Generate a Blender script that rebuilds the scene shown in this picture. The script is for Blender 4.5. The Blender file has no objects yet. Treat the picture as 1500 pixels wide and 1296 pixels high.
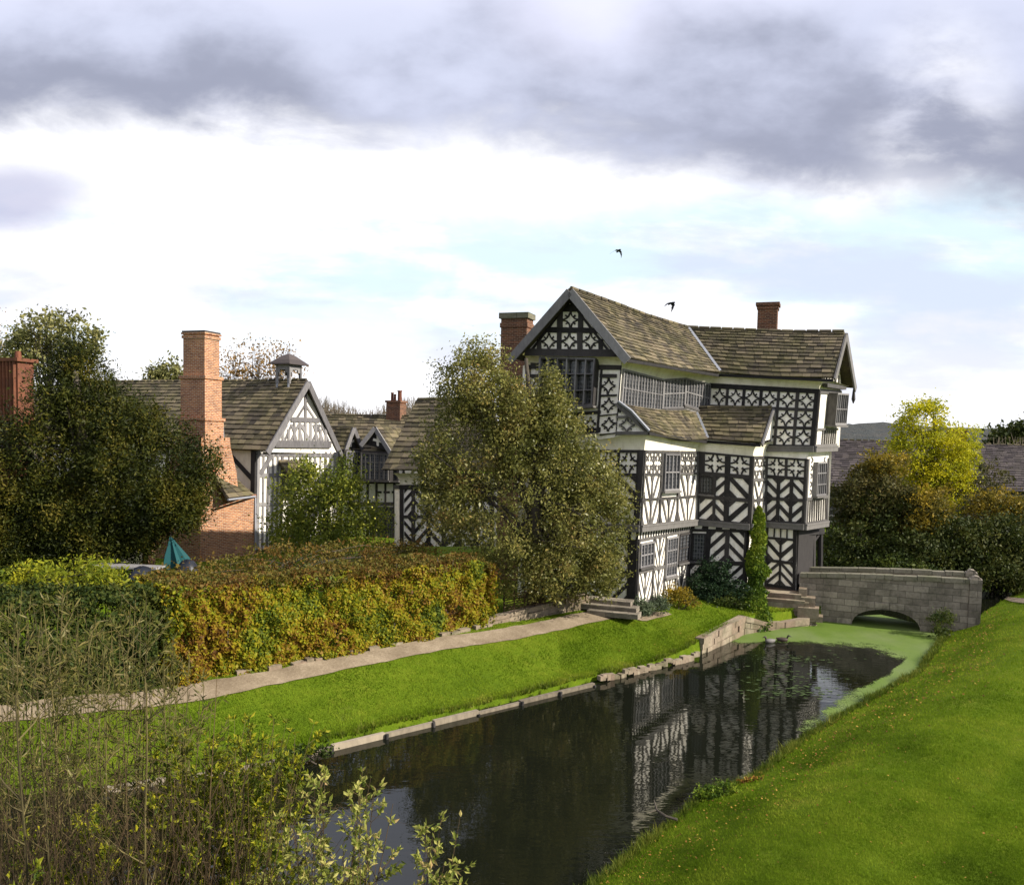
import bpy, math, random
import numpy as np
from mathutils import Vector, Matrix
random.seed(7); rng = np.random.default_rng(11)
R = math.radians
scene = bpy.context.scene
COL = scene.collection
# ------------------------------------------------------------ camera
CAM = Vector((0, 0, 7.6)); FPX = 1250.0; PY0 = 718.0
camd = bpy.data.cameras.new('camera'); cam = bpy.data.objects.new('camera', camd); COL.objects.link(cam)
camd.sensor_width = 36; camd.lens = FPX / 1500 * 36; camd.shift_y = (PY0 - 648) / 1500
camd.clip_start = 0.1; camd.clip_end = 6000
ROT = Matrix.Rotation(R(90 - 3.6), 3, 'X') @ Matrix.Rotation(R(1.3), 3, 'Z')
cam.matrix_world = Matrix.Translation(CAM) @ ROT.to_4x4()
scene.camera = cam
# ------------------------------------------------------------ world, sun, exposure
SUN_AZ, SUN_EL = 109.0, 31.0      # heading clockwise from +Y, elevation
scene.view_settings.view_transform = 'Standard'; scene.view_settings.look = 'None'
scene.view_settings.exposure = 0.78; scene.view_settings.gamma = 1.0
W = bpy.data.worlds.new('World'); scene.world = W; W.use_nodes = True
def build_world():
    nt = W.node_tree; N = nt.nodes; L = nt.links; N.clear()
    out = N.new('ShaderNodeOutputWorld'); bg = N.new('ShaderNodeBackground'); L.new(bg.outputs[0], out.inputs[0])
    def m(op, a, b=None, c=None, clamp=False):
        n = N.new('ShaderNodeMath'); n.operation = op; n.use_clamp = clamp
        for i, v in enumerate((a, b, c)):
            if v is None: continue
            if isinstance(v, (int, float)): n.inputs[i].default_value = v
            else: L.new(v, n.inputs[i])
        return n.outputs[0]
    def mix(f, a, b):
        n = N.new('ShaderNodeMix'); n.data_type = 'RGBA'
        for s, v in ((n.inputs[0], f), (n.inputs[6], a), (n.inputs[7], b)):
            if isinstance(v, (int, float)): s.default_value = v
            elif isinstance(v, tuple): s.default_value = (*v, 1)
            else: L.new(v, s)
        return n.outputs[2]
    def sstep(x, a, b):
        n = N.new('ShaderNodeMapRange'); n.interpolation_type = 'SMOOTHSTEP'
        L.new(x, n.inputs[0]); n.inputs[1].default_value = a; n.inputs[2].default_value = b
        return n.outputs[0]
    tc = N.new('ShaderNodeTexCoord'); sep = N.new('ShaderNodeSeparateXYZ'); L.new(tc.outputs['Generated'], sep.inputs[0])
    x, y, z = sep.outputs
    hor = m('SQRT', m('ADD', m('MULTIPLY', x, x), m('MULTIPLY', y, y)))
    e = m('DIVIDE', z, m('MAXIMUM', m('ABSOLUTE', y), 0.35))
    a = m('DIVIDE', x, m('MAXIMUM', m('ABSOLUTE', y), 0.35))
    def noise(sx, sz, scale, detail, rough, off=0.0, dist=0.0):
        c = N.new('ShaderNodeCombineXYZ'); L.new(m('MULTIPLY', a, sx), c.inputs[0]); L.new(m('MULTIPLY', e, sz), c.inputs[1]); L.new(m('ADD', m('MULTIPLY', y, .4), off), c.inputs[2])
        n = N.new('ShaderNodeTexNoise'); n.inputs['Scale'].default_value = scale; n.inputs['Detail'].default_value = detail
        n.inputs['Roughness'].default_value = rough; n.inputs['Distortion'].default_value = dist
        L.new(c.outputs[0], n.inputs['Vector']); return n.outputs['Fac']
    n1 = noise(1, 1.6, 3.2, 9, .55, 3.1); n2 = noise(1, 2.2, 5.5, 9, .6, 8.3, .3); n3 = noise(.7, 3.0, 4.0, 8, .55, 1.7); n4 = noise(1, 1.5, 1.7, 5, .5, 5.2)
    sky = N.new('ShaderNodeTexSky'); sky.sky_type = 'NISHITA'; sky.sun_disc = False
    sky.sun_elevation = R(SUN_EL); sky.sun_rotation = R(SUN_AZ); sky.air_density = 1.0; sky.dust_density = 1.5
    skyc = N.new('ShaderNodeVectorMath'); skyc.operation = 'SCALE'; L.new(sky.outputs[0], skyc.inputs[0]); skyc.inputs[3].default_value = 0.10
    base = mix(.85, skyc.outputs[0], (.86, 1.04, 1.16))
    # white cloud sheets with pale gaps
    cov = sstep(m('ADD', m('MULTIPLY', n3, .65), m('MULTIPLY', n2, .35)), .45, .60)
    cov = m('MAXIMUM', cov, sstep(m('ADD', e, m('MULTIPLY', m('SUBTRACT', n1, .5), .25)), .235, .31))
    cov = m('MAXIMUM', cov, m('SUBTRACT', 1.0, sstep(m('ADD', e, m('MULTIPLY', m('SUBTRACT', n2, .5), .1)), .055, .17)))
    col = mix(m('MULTIPLY', cov, .97), base, (1.16, 1.16, 1.20))
    # soft lavender smudges low down
    sm = m('MULTIPLY', sstep(noise(.8, 3.0, 3.0, 8, .55, 12.4), .50, .66), .6)
    col = mix(sm, col, (.66, .69, .87))
    # the big dark cloud overhead: its lower edge drops towards the right
    e0 = m('SUBTRACT', m('SUBTRACT', .312, m('MULTIPLY', a, .075)), m('MULTIPLY', m('MULTIPLY', a, a), .10))
    dd = m('SUBTRACT', m('ADD', e, m('ADD', m('MULTIPLY', m('SUBTRACT', n1, .5), .14), m('MULTIPLY', m('SUBTRACT', n2, .5), .12))), e0)
    dark = sstep(dd, -.012, .065)
    hole = sstep(m('SUBTRACT', .12, m('SQRT', m('ADD', m('POWER', m('SUBTRACT', a, .475), 2), m('MULTIPLY', m('POWER', m('SUBTRACT', e, .36), 2), .5)))), 0.0, .10)
    hole = m('MULTIPLY', m('MULTIPLY', hole, .85), sstep(m('ADD', m('MULTIPLY', n2, .5), m('MULTIPLY', n1, .5)), .40, .60))
    dark = m('MULTIPLY', dark, m('SUBTRACT', 1.0, hole))
    gl = m('POWER', m('SUBTRACT', a, .07), 2); ge = m('POWER', m('SUBTRACT', e, .50), 2)
    glow = sstep(m('SUBTRACT', .16, m('SQRT', m('ADD', gl, m('MULTIPLY', ge, 2.0)))), 0.0, .15)
    hi = m('MAXIMUM', glow, sstep(m('ADD', e, m('MULTIPLY', n4, .2)), .56, .68))
    core = mix(sstep(m('ADD', m('ADD', m('MULTIPLY', n4, .45), m('MULTIPLY', n1, .35)), m('MULTIPLY', m('SUBTRACT', dd, .13), .85)), .34, .50), (.36, .385, .50), (.68, .72, .90))
    core = mix(m('MULTIPLY', hi, .8), core, (.92, .93, 1.12))
    col = mix(dark, col, core)
    # a smaller grey bank on the left
    bl = m('SUBTRACT', .125, m('SQRT', m('ADD', m('MULTIPLY', m('POWER', m('SUBTRACT', a, -.60), 2), .65), m('MULTIPLY', m('POWER', m('SUBTRACT', e, .262), 2), 5.0))))
    bl = m('ADD', bl, m('MULTIPLY', m('SUBTRACT', n1, .5), .2))
    col = mix(m('MULTIPLY', sstep(bl, .0, .10), .75), col, (.52, .53, .72))
    L.new(col, bg.inputs[0]); bg.inputs[1].default_value = .62
build_world()
sl = bpy.data.lights.new('sun', 'SUN'); sl.energy = 5.0; sl.angle = R(.5); sl.color = (1, .93, .82)
so = bpy.data.objects.new('sun', sl); COL.objects.link(so)
sd = Vector((math.sin(R(SUN_AZ)) * math.cos(R(SUN_EL)), math.cos(R(SUN_AZ)) * math.cos(R(SUN_EL)), math.sin(R(SUN_EL))))
so.rotation_euler = sd.to_track_quat('Z', 'Y').to_euler(); so.location = (40, -20, 40)
# ------------------------------------------------------------ helpers
def ray(px, py): return ROT @ Vector(((px - 750) / FPX, (PY0 - py) / FPX, -1))
def P(px, py, D):            # world point whose forward distance is D
    v = ray(px, py); return CAM + v * (D / v.y)
def G(px, py, z=0.0):        # world point on a level plane
    v = ray(px, py); return CAM + v * ((z - CAM.z) / v.z)
def V2(p): return Vector((p[0], p[1]))
def thing(name, label, cat, loc, group=None, kind=None):
    o = bpy.data.objects.new(name, None); COL.objects.link(o); o.location = loc; o.empty_display_size = .3
    tag(o, label, cat, group, kind); return o
def tag(o, label=None, cat=None, group=None, kind=None):
    if label: o['label'] = label
    if cat: o['category'] = cat
    if group: o['group'] = group
    if kind: o['kind'] = kind
    return o
def link(name, me, parent, base=None):
    o = bpy.data.objects.new(name, me); COL.objects.link(o)
    if parent is not None:
        o.parent = parent
        if parent.type == 'EMPTY': o.location = -Vector(parent.location)
    elif base is not None:
        me.transform(Matrix.Translation(-Vector(base))); o.location = base
    return o
class MB:
    def __init__(s): s.v = []; s.f = []; s.t = []
    def face(s, pts, t=None):
        n = len(s.v); s.v += [tuple(p) for p in pts]; s.f.append(tuple(range(n, n + len(pts)))); s.t.append(random.random() if t is None else t)
    def prism(s, poly, vec, t=None):
        t = random.random() if t is None else t
        poly = [Vector(p) for p in poly]; vec = Vector(vec); top = [p + vec for p in poly]; n = len(poly); b = len(s.v)
        s.v += [tuple(p) for p in poly] + [tuple(p) for p in top]
        s.f.append(tuple(range(b + n - 1, b - 1, -1))); s.f.append(tuple(range(b + n, b + 2 * n)))
        for i in range(n): j = (i + 1) % n; s.f.append((b + i, b + j, b + n + j, b + n + i))
        s.t += [t] * (n + 2)
    def hexa(s, a, b_, t=None):      # two quads a (bottom) and b_ (top), corresponding order
        t = random.random() if t is None else t
        b = len(s.v); s.v += [tuple(p) for p in a] + [tuple(p) for p in b_]
        s.f += [(b + 3, b + 2, b + 1, b), (b + 4, b + 5, b + 6, b + 7)] + [(b + i, b + (i + 1) % 4, b + 4 + (i + 1) % 4, b + 4 + i) for i in range(4)]; s.t += [t] * 6
    def box(s, c, hx, hy, hz, ax=(1, 0, 0), t=None):
        ax = Vector(ax).normalized(); ay = Vector((-ax.y, ax.x, 0)).normalized() if abs(ax.z) < .9 else Vector((0, 1, 0)); az = ax.cross(ay)
        c = Vector(c); q = [(-1, -1), (1, -1), (1, 1), (-1, 1)]
        s.hexa([c + ax * hx * i + ay * hy * j - az * hz for i, j in q], [c + ax * hx * i + ay * hy * j + az * hz for i, j in q], t)
    def beam(s, a, b, w, d, n, t=None):   # bar from a to b, width w, standing d proud along n
        a, b, n = Vector(a), Vector(b), Vector(n).normalized(); q = (b - a).cross(n).normalized() * w / 2
        s.prism([a - q, b - q, b + q, a + q], n * d, t)
    def tube(s, pts, rad, k=6, t=None, cap=True):
        t = random.random() if t is None else t
        pts = [Vector(p) for p in pts]; n = len(pts); b = len(s.v)
        for i, p in enumerate(pts):
            d = (pts[min(i + 1, n - 1)] - pts[max(i - 1, 0)]).normalized()
            u = d.cross(Vector((.31, .17, 1)) if abs(d.z) < .9 else Vector((1, 0, 0))).normalized(); w = d.cross(u)
            r = rad[i] if hasattr(rad, '__len__') else rad
            for j in range(k): a = 2 * math.pi * j / k; s.v.append(tuple(p + (u * math.cos(a) + w * math.sin(a)) * r))
        for i in range(n - 1):
            for j in range(k): s.f.append((b + i * k + j, b + i * k + (j + 1) % k, b + (i + 1) * k + (j + 1) % k, b + (i + 1) * k + j)); s.t.append(t)
        if cap: s.f.append(tuple(range(b + k - 1, b - 1, -1))); s.f.append(tuple(range(b + (n - 1) * k, b + n * k))); s.t += [t, t]
    def build(s, name, mat, parent=None, base=None, smooth=False):
        me = bpy.data.meshes.new(name); me.from_pydata(s.v, [], s.f); me.update()
        finish(me, mat, np.array(s.t, dtype=np.float32), smooth); return link(name, me, parent, base)
def finish(me, mat, tint, smooth):
    me.materials.append(mat)
    a = me.attributes.new('tint', 'FLOAT', 'FACE'); a.data.foreach_set('value', tint)
    if smooth: me.polygons.foreach_set('use_smooth', np.ones(len(me.polygons), dtype=bool))
    # automatic UVs in metres: along the face and up it
    nl = len(me.loops); vi = np.empty(nl, np.int32); me.loops.foreach_get('vertex_index', vi)
    co = np.empty(len(me.vertices) * 3, np.float32); me.vertices.foreach_get('co', co); co = co.reshape(-1, 3)
    pn = np.empty(len(me.polygons) * 3, np.float32); me.polygons.foreach_get('normal', pn); pn = pn.reshape(-1, 3)
    lt = np.empty(len(me.polygons), np.int32); me.polygons.foreach_get('loop_total', lt)
    n = np.repeat(pn, lt, axis=0); tv = np.stack([-n[:, 1], n[:, 0], np.zeros(nl)], 1); ln = np.linalg.norm(tv, axis=1)
    flat = ln < .15; tv[flat] = (1, 0, 0); ln[flat] = 1; tv /= ln[:, None]
    bv = np.cross(n, tv); bv[flat] = (0, 1, 0)
    p = co[vi]; uv = np.stack([(p * tv).sum(1), (p * bv).sum(1)], 1).astype(np.float32)
    ul = me.uv_layers.new(name='UVMap'); ul.data.foreach_set('uv', uv.ravel())
def npmesh(name, verts, k, mat, tint, parent=None, base=None, smooth=False):   # verts (N,k,3): N separate k-gons
    N_ = verts.shape[0]; me = bpy.data.meshes.new(name)
    me.vertices.add(N_ * k); me.vertices.foreach_set('co', verts.astype(np.float32).ravel())
    me.loops.add(N_ * k); me.loops.foreach_set('vertex_index', np.arange(N_ * k, dtype=np.int32))
    me.polygons.add(N_); me.polygons.foreach_set('loop_start', np.arange(N_, dtype=np.int32) * k)
    me.update(calc_edges=True); me.materials.append(mat)
    a = me.attributes.new('tint', 'FLOAT', 'FACE'); a.data.foreach_set('value', tint.astype(np.float32))
    if smooth: me.polygons.foreach_set('use_smooth', np.ones(N_, dtype=bool))
    return link(name, me, parent, base)
# ------------------------------------------------------------ materials
class M_:
    def __init__(s, name, rough=.8):
        s.m = bpy.data.materials.new(name); s.m.use_nodes = True; s.N = s.m.node_tree.nodes; s.L = s.m.node_tree.links
        s.p = s.N['Principled BSDF']; s.p.inputs['Roughness'].default_value = rough; s.p.inputs['Specular IOR Level'].default_value = .3
    def coord(s, kind='Object', scale=(1, 1, 1)):
        t = s.N.new('ShaderNodeTexCoord'); m = s.N.new('ShaderNodeMapping'); m.inputs['Scale'].default_value = scale
        if kind == 'World':
            g = s.N.new('ShaderNodeNewGeometry'); s.L.new(g.outputs['Position'], m.inputs[0])
        else: s.L.new(t.outputs[kind], m.inputs[0])
        return m.outputs[0]
    def noise(s, vec, scale, detail=6, rough=.6, dist=0):
        n = s.N.new('ShaderNodeTexNoise'); s.L.new(vec, n.inputs['Vector']); n.inputs['Scale'].default_value = scale
        n.inputs['Detail'].default_value = detail; n.inputs['Roughness'].default_value = rough; n.inputs['Distortion'].default_value = dist; return n.outputs['Fac']
    def tint(s): n = s.N.new('ShaderNodeAttribute'); n.attribute_name = 'tint'; return n.outputs['Fac']
    def ramp(s, fac, stops):
        n = s.N.new('ShaderNodeValToRGB'); e = n.color_ramp.elements
        while len(e) < len(stops): e.new(.5)
        for i, (p, c) in enumerate(stops): e[i].position = p; e[i].color = (*c, 1)
        s.L.new(fac, n.inputs[0]); return n.outputs[0]
    def math(s, op, a, b=0, c=None):
        n = s.N.new('ShaderNodeMath'); n.operation = op
        for i, v in enumerate((a, b, c)):
            if v is None: continue
            if isinstance(v, (int, float)): n.inputs[i].default_value = v
            else: s.L.new(v, n.inputs[i])
        return n.outputs[0]
    def mix(s, f, a, b, mode='MIX'):
        n = s.N.new('ShaderNodeMix'); n.data_type = 'RGBA'; n.blend_type = mode
        for k, v in ((0, f), (6, a), (7, b)):
            if isinstance(v, (int, float)): n.inputs[k].default_value = v
            elif isinstance(v, tuple): n.inputs[k].default_value = (*v, 1)
            else: s.L.new(v, n.inputs[k])
        return n.outputs[2]
    def bump(s, h, strength=.4, dist=.02, prev=None):
        n = s.N.new('ShaderNodeBump'); n.inputs['Strength'].default_value = strength; n.inputs['Distance'].default_value = dist
        s.L.new(h, n.inputs['Height'])
        if prev is not None: s.L.new(prev, n.inputs['Normal'])
        s.L.new(n.outputs[0], s.p.inputs['Normal']); return n.outputs[0]
    def col(s, c):
        if isinstance(c, tuple): s.p.inputs['Base Color'].default_value = (*c, 1)
        else: s.L.new(c, s.p.inputs['Base Color'])
        return s
def wood_mat(name, c1, c2, rough=.7):
    m = M_(name, rough); v = m.coord('World', (1, 1, .35)); n = m.noise(v, 7, 8, .7); t = m.tint()
    f = m.math('ADD', m.math('MULTIPLY', n, .6), m.math('MULTIPLY', t, .4))
    m.col(m.ramp(f, [(.25, c1), (.75, c2)])); m.bump(m.noise(v, 30, 5, .7), .5, .01); return m.m
def leaf_mat(name, stops, nscale=.8, tw=.5, transl=.35, rough=.55, spec=.12):
    m = M_(name, rough); v = m.coord('World'); n = m.noise(v, nscale, 4, .6)
    f = m.math('ADD', m.math('MULTIPLY', m.math('ADD', m.math('MULTIPLY', m.math('SUBTRACT', n, .5), 2.4), .5), 1 - tw), m.math('MULTIPLY', m.tint(), tw))
    c = m.ramp(f, stops); m.col(c); m.p.inputs['Specular IOR Level'].default_value = spec
    tr = m.N.new('ShaderNodeBsdfTranslucent'); m.L.new(c, tr.inputs[0]); mx = m.N.new('ShaderNodeMixShader'); mx.inputs[0].default_value = transl
    o = m.N['Material Output']; m.L.new(m.p.outputs[0], mx.inputs[1]); m.L.new(tr.outputs[0], mx.inputs[2]); m.L.new(mx.outputs[0], o.inputs[0]); return m.m
def brick_mat(name, c1, c2, mortar, bw, rh, ms, bump=.5, stain=(.05, .04, .03), sa=.35):
    m = M_(name, .9); v = m.coord('UV'); wob = m.noise(v, 1.2, 4, .6)
    vv = m.N.new('ShaderNodeVectorMath'); vv.operation = 'ADD'; cb = m.N.new('ShaderNodeCombineXYZ'); m.L.new(m.math('MULTIPLY', wob, .05), cb.inputs[1]); m.L.new(v, vv.inputs[0]); m.L.new(cb.outputs[0], vv.inputs[1])
    b = m.N.new('ShaderNodeTexBrick'); m.L.new(vv.outputs[0], b.inputs['Vector']); b.inputs['Scale'].default_value = 1
    b.inputs['Color1'].default_value = (*c1, 1); b.inputs['Color2'].default_value = (*c2, 1); b.inputs['Mortar'].default_value = (*mortar, 1)
    b.inputs['Brick Width'].default_value = bw; b.inputs['Row Height'].default_value = rh; b.inputs['Mortar Size'].default_value = ms; b.inputs['Bias'].default_value = 0
    w = m.coord('World'); n = m.noise(w, 1.3, 8, .7); n2 = m.noise(w, 9, 4, .6)
    c = m.mix(m.math('MULTIPLY', m.ramp(n, [(.45, (0, 0, 0)), (.7, (1, 1, 1))]), sa), b.outputs['Color'], stain)
    c = m.mix(.45, c, m.ramp(n2, [(.3, (.35, .35, .35)), (.7, (1, 1, 1))]), 'MULTIPLY')
    m.col(c); h = m.math('ADD', m.math('MULTIPLY', b.outputs['Fac'], -1.0), m.math('MULTIPLY', m.noise(w, 25, 5, .7), .6)); m.bump(h, bump, .02); return m.m
def grass_ground():
    m = M_('grass_ground', .95); m.p.inputs['Specular IOR Level'].default_value = .05; w = m.coord('World'); n = m.noise(w, .35, 6, .6); n2 = m.noise(w, 3.0, 8, .7); n3 = m.noise(w, 40, 4, .7)
    f = m.math('ADD', m.math('MULTIPLY', n, .5), m.math('MULTIPLY', n2, .5))
    c = m.ramp(f, [(.3, (.062, .108, .007)), (.5, (.112, .170, .009)), (.68, (.18, .215, .018))])
    worn = m.ramp(m.noise(w, .9, 7, .65, .3), [(.64, (0, 0, 0)), (.78, (1, 1, 1))])
    c = m.mix(m.math('MULTIPLY', worn, .6), c, (.10, .085, .04))
    c = m.mix(.6, c, m.ramp(n3, [(.3, (.35, .35, .35)), (.7, (1, 1, 1))]), 'MULTIPLY')
    m.col(c); m.bump(m.math('ADD', n3, m.noise(w, 6, 5, .6)), .8, .05); return m.m
def plaster(name, c1, c2):
    m = M_(name, .85); w = m.coord('World', (1, 1, .5)); n = m.noise(w, 2.2, 8, .65)
    c = m.ramp(n, [(.32, c2), (.55, c1)]); st = m.ramp(m.noise(m.coord('World', (2.5, 2.5, .35)), 1.6, 7, .7), [(.52, (1, 1, 1)), (.72, (.62, .59, .54))])
    m.col(m.mix(.5, c, st, 'MULTIPLY')); m.bump(m.noise(w, 9, 5, .6), .35, .02); return m.m
def tile_mat(name, stops, moss=(.095, .092, .018), mo=.38):
    m = M_(name, .9); w = m.coord('World'); t = m.tint(); n = m.noise(w, 1.1, 6, .65); n2 = m.noise(w, 9, 6, .7)
    f = m.math('ADD', m.math('MULTIPLY', t, .6), m.math('MULTIPLY', n2, .4)); c = m.ramp(f, stops)
    c = m.mix(m.math('MULTIPLY', m.ramp(m.math('ADD', m.math('MULTIPLY', n, .6), m.math('MULTIPLY', n2, .4)), [(.44, (0, 0, 0)), (.6, (1, 1, 1))]), mo), c, moss)
    m.col(c); m.bump(n2, .6, .02); return m.m
def glass_mat():
    m = M_('leaded_glass', .12); v = m.coord('UV'); b = m.N.new('ShaderNodeTexBrick'); m.L.new(v, b.inputs['Vector']); b.offset = 0
    b.inputs['Scale'].default_value = 1; b.inputs['Brick Width'].default_value = .12; b.inputs['Row Height'].default_value = .16; b.inputs['Mortar Size'].default_value = .012
    b.inputs['Color1'].default_value = (.02, .022, .026, 1); b.inputs['Color2'].default_value = (.05, .052, .06, 1); b.inputs['Mortar'].default_value = (.12, .12, .12, 1)
    m.col(b.outputs['Color']); m.p.inputs['Specular IOR Level'].default_value = .5
    m.bump(m.noise(v, 8, 3, .5), .35, .02); return m.m
def water_mat():
    m = M_('moat_water', .015); m.col((.006, .007, .004)); m.p.inputs['Specular IOR Level'].default_value = .5; m.p.inputs['IOR'].default_value = 1.37
    w = m.coord('World', (1, 1, 1)); a = m.noise(m.coord('World', (.55, 1.5, 1)), 1.5, 2, .5, .3); b = m.noise(m.coord('World', (.9, 2.2, 1)), 3.2, 2, .5, .2)
    calm = m.ramp(m.noise(w, .18, 3, .5), [(.38, (.35, .35, .35)), (.62, (1, 1, 1))])
    h = m.math('MULTIPLY', m.math('ADD', a, m.math('MULTIPLY', b, .45)), calm); m.bump(h, 1.0, .0065); return m.m
def gravel_mat():
    m = M_('gravel', .95); w = m.coord('World'); n = m.noise(w, 1.2, 6, .6); n2 = m.noise(w, 14, 7, .8)
    c = m.ramp(m.math('ADD', m.math('MULTIPLY', n, .5), m.math('MULTIPLY', n2, .5)), [(.3, (.10, .07, .04)), (.5, (.20, .155, .10)), (.72, (.36, .29, .20))])
    m.col(c); m.bump(n2, .7, .03); return m.m
MT = dict(
    plaster=plaster('plaster', (.87, .825, .73), (.70, .65, .54)), cove=plaster('cream_plaster', (.80, .75, .60), (.66, .60, .45)),
    timber=wood_mat('black_timber', (.007, .006, .006), (.045, .040, .037)), grey=wood_mat('weathered_timber', (.085, .08, .082), (.24, .23, .225), .85),
    midt=wood_mat('worn_sunlit_timber', (.03, .027, .025), (.15, .14, .13), .75), lead=wood_mat('lead', (.16, .17, .19), (.30, .31, .34), .5),  # midt: sun glare of the lit faces put into the timber colour; also worn wood
    tile=tile_mat('stone_tiles', [(.2, (.032, .026, .020)), (.45, (.075, .060, .040)), (.62, (.115, .092, .058)), (.85, (.17, .135, .085))]),
    slate=tile_mat('dark_barn_tiles', [(.2, (.030, .024, .026)), (.5, (.052, .042, .044)), (.85, (.085, .07, .066))], (.06, .055, .03), .2),
    brick=brick_mat('orange_brick', (.50, .21, .085), (.26, .085, .04), (.50, .40, .28), .23, .075, .011),
    dbrick=brick_mat('dark_brick', (.20, .075, .035), (.075, .03, .02), (.24, .17, .11), .23, .075, .010),
    stone=brick_mat('grey_sandstone', (.36, .31, .24), (.19, .16, .125), (.15, .13, .10), .58, .27, .010, 1.0, (.075, .07, .045), .8),
    cope=brick_mat('mossy_coping', (.21, .19, .14), (.14, .13, .085), (.05, .05, .03), .8, .5, .012, .7, (.09, .10, .035), .6),
    rstone=brick_mat('pale_sandstone', (.31, .255, .18), (.21, .15, .105), (.22, .18, .12), .9, .9, .004, .9, (.075, .08, .035), .85),
    plinth=brick_mat('dark_plinth_stone', (.10, .065, .05), (.07, .05, .042), (.04, .03, .025), .7, .28, .013, .7),
    pot=brick_mat('clay', (.19, .07, .035), (.12, .04, .022), (.2, .06, .04), .6, .6, .002, .2), glass=glass_mat(), water=water_mat(), ground=grass_ground(), gravel=gravel_mat(),
    edge=wood_mat('edging_board', (.06, .05, .035), (.30, .25, .18), .95), bark=wood_mat('bark', (.03, .024, .018), (.09, .075, .055), .95),
    twig=wood_mat('dry_twig', (.014, .009, .005), (.105, .068, .03), .95), stem=wood_mat('green_brown_stem', (.035, .028, .010), (.13, .105, .035), .85),
)
# ------------------------------------------------------------ terrain
isl = [G(-420, 1222), G(-200, 1195), G(0, 1167), G(200, 1148), G(400, 1113), G(700, 1040), G(870, 998), G(1000, 964), G(1032, 955)]
wall_ = [G(1092, 926), G(1122, 918), G(1200, 911)]
far = [Vector((16.4, 40.5, 0)), Vector((23, 52, 0)), Vector((31, 50, 0)), Vector((21.5, 38.5, 0))]
rgt = [G(1384, 928), G(1342, 985), G(1265, 1030), G(1180, 1077), G(1105, 1136), G(1010, 1180), G(955, 1225), G(868, 1292), Vector((-.2, 11.9, 0)), Vector((-4, 10.6, 0)), Vector((-9, 9.9, 0)), Vector((-24, 9.2, 0))]
poly = isl + wall_ + far + rgt
kinds = ['i'] * 8 + ['w'] * 3 + ['w', 'f', 'r', 'r'] + ['r'] * 11 + ['r', 'l']
kinds = kinds[:len(poly)] + ['r'] * max(0, len(poly) - len(kinds)); kinds[-1] = 'l'
lips = {'i': .27, 'w': .62, 'f': .3, 'r': .0, 'l': .1}
PA = np.array([[p.x, p.y] for p in poly]); PB = np.roll(PA, -1, axis=0)
def smooth(x): x = np.clip(x, 0, 1); return x * x * (3 - 2 * x)
def vnoise(x, y, s, seed=0):      # cheap smooth noise
    return (np.sin(x * s * 1.3 + 1.7 * seed + 1.1 * np.sin(y * s * .9 + seed)) * np.cos(y * s * 1.1 + .6 * seed + .9 * np.sin(x * s * 1.7)))
def moat_dist(x, y):
    x = np.asarray(x, float); y = np.asarray(y, float); best = np.full(x.shape, 1e9); idx = np.zeros(x.shape, int); inside = np.zeros(x.shape, bool)
    for i in range(len(PA)):
        ax, ay = PA[i]; bx, by = PB[i]; dx, dy = bx - ax, by - ay
        t = np.clip(((x - ax) * dx + (y - ay) * dy) / (dx * dx + dy * dy), 0, 1); d = np.hypot(x - ax - t * dx, y - ay - t * dy)
        k = d < best; best = np.where(k, d, best); idx = np.where(k, i, idx)
        with np.errstate(divide='ignore', invalid='ignore'):
            c = ((ay > y) != (by > y)) & (x < (bx - ax) * (y - ay) / (by - ay) + ax)
        inside ^= c
    return best, idx, inside
def gz(x, y):
    x = np.asarray(x, float); y = np.asarray(y, float); d, i, ins = moat_dist(x, y); kk = np.array(kinds)[i]
    lip = np.select([kk == 'i', kk == 'w', kk == 'f', kk == 'r'], [.17, .62, .3, .0], .1)
    lip = np.where((kk == 'i') | (kk == 'w'), .17 + .45 * smooth((y - 28.3) / 3.2), lip)
    isl_z = lip + (1.12 - lip) * smooth(d / 4.2) + .5 * smooth((d - 7) / 12)
    r_z = 1.45 * smooth((d + .25) / 4.2) ** .8 + .10 * smooth((d - 2) / 8) + .35 * smooth((d - 10) / 25)
    z = np.where((kk == 'i') | (kk == 'w'), isl_z, np.where((kk == 'r') | (kk == 'l'), r_z, 1.3 * smooth(d / 4) + .2))
    rr = np.hypot(x - .3, y + .5); z = z + np.where(kk != 'i', 4.3 * smooth(1 - rr / 9.0), 0)
    z = z + .025 * vnoise(x, y, 1.1, 2) + .05 * vnoise(x, y, .35, 5) * smooth(d / 3)
    z = np.where(ins, -.25 - np.minimum(d * 1.2, 1.2), z)
    far_ = smooth((np.hypot(x, y) - 90) / 300); z = z + far_ * 2.0 * vnoise(x, y, .01, 3)
    return z
def gz1(x, y): return float(gz(np.array([x]), np.array([y]))[0])
def axis(lo, hi, step, far_lo, far_hi, g=1.22):
    c = list(np.arange(lo, hi + step / 2, step)); s = step; v = c[-1]
    while v < far_hi: s *= g; v += s; c.append(v)
    s = step; v = c[0]; pre = []
    while v > far_lo: s *= g; v -= s; pre.append(v)
    return np.array(pre[::-1] + c)
xs = axis(-17, 24, .14, -2500, 2500); ys = axis(1, 42, .14, -900, 4200)
X, Y = np.meshgrid(xs, ys); Z = gz(X, Y); nx, ny = len(xs), len(ys)
me = bpy.data.meshes.new('ground'); me.vertices.add(nx * ny); me.vertices.foreach_set('co', np.stack([X, Y, Z], 2).astype(np.float32).ravel())
I = np.arange(nx * ny).reshape(ny, nx); q = np.stack([I[:-1, :-1], I[:-1, 1:], I[1:, 1:], I[1:, :-1]], 2).reshape(-1, 4)
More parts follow.
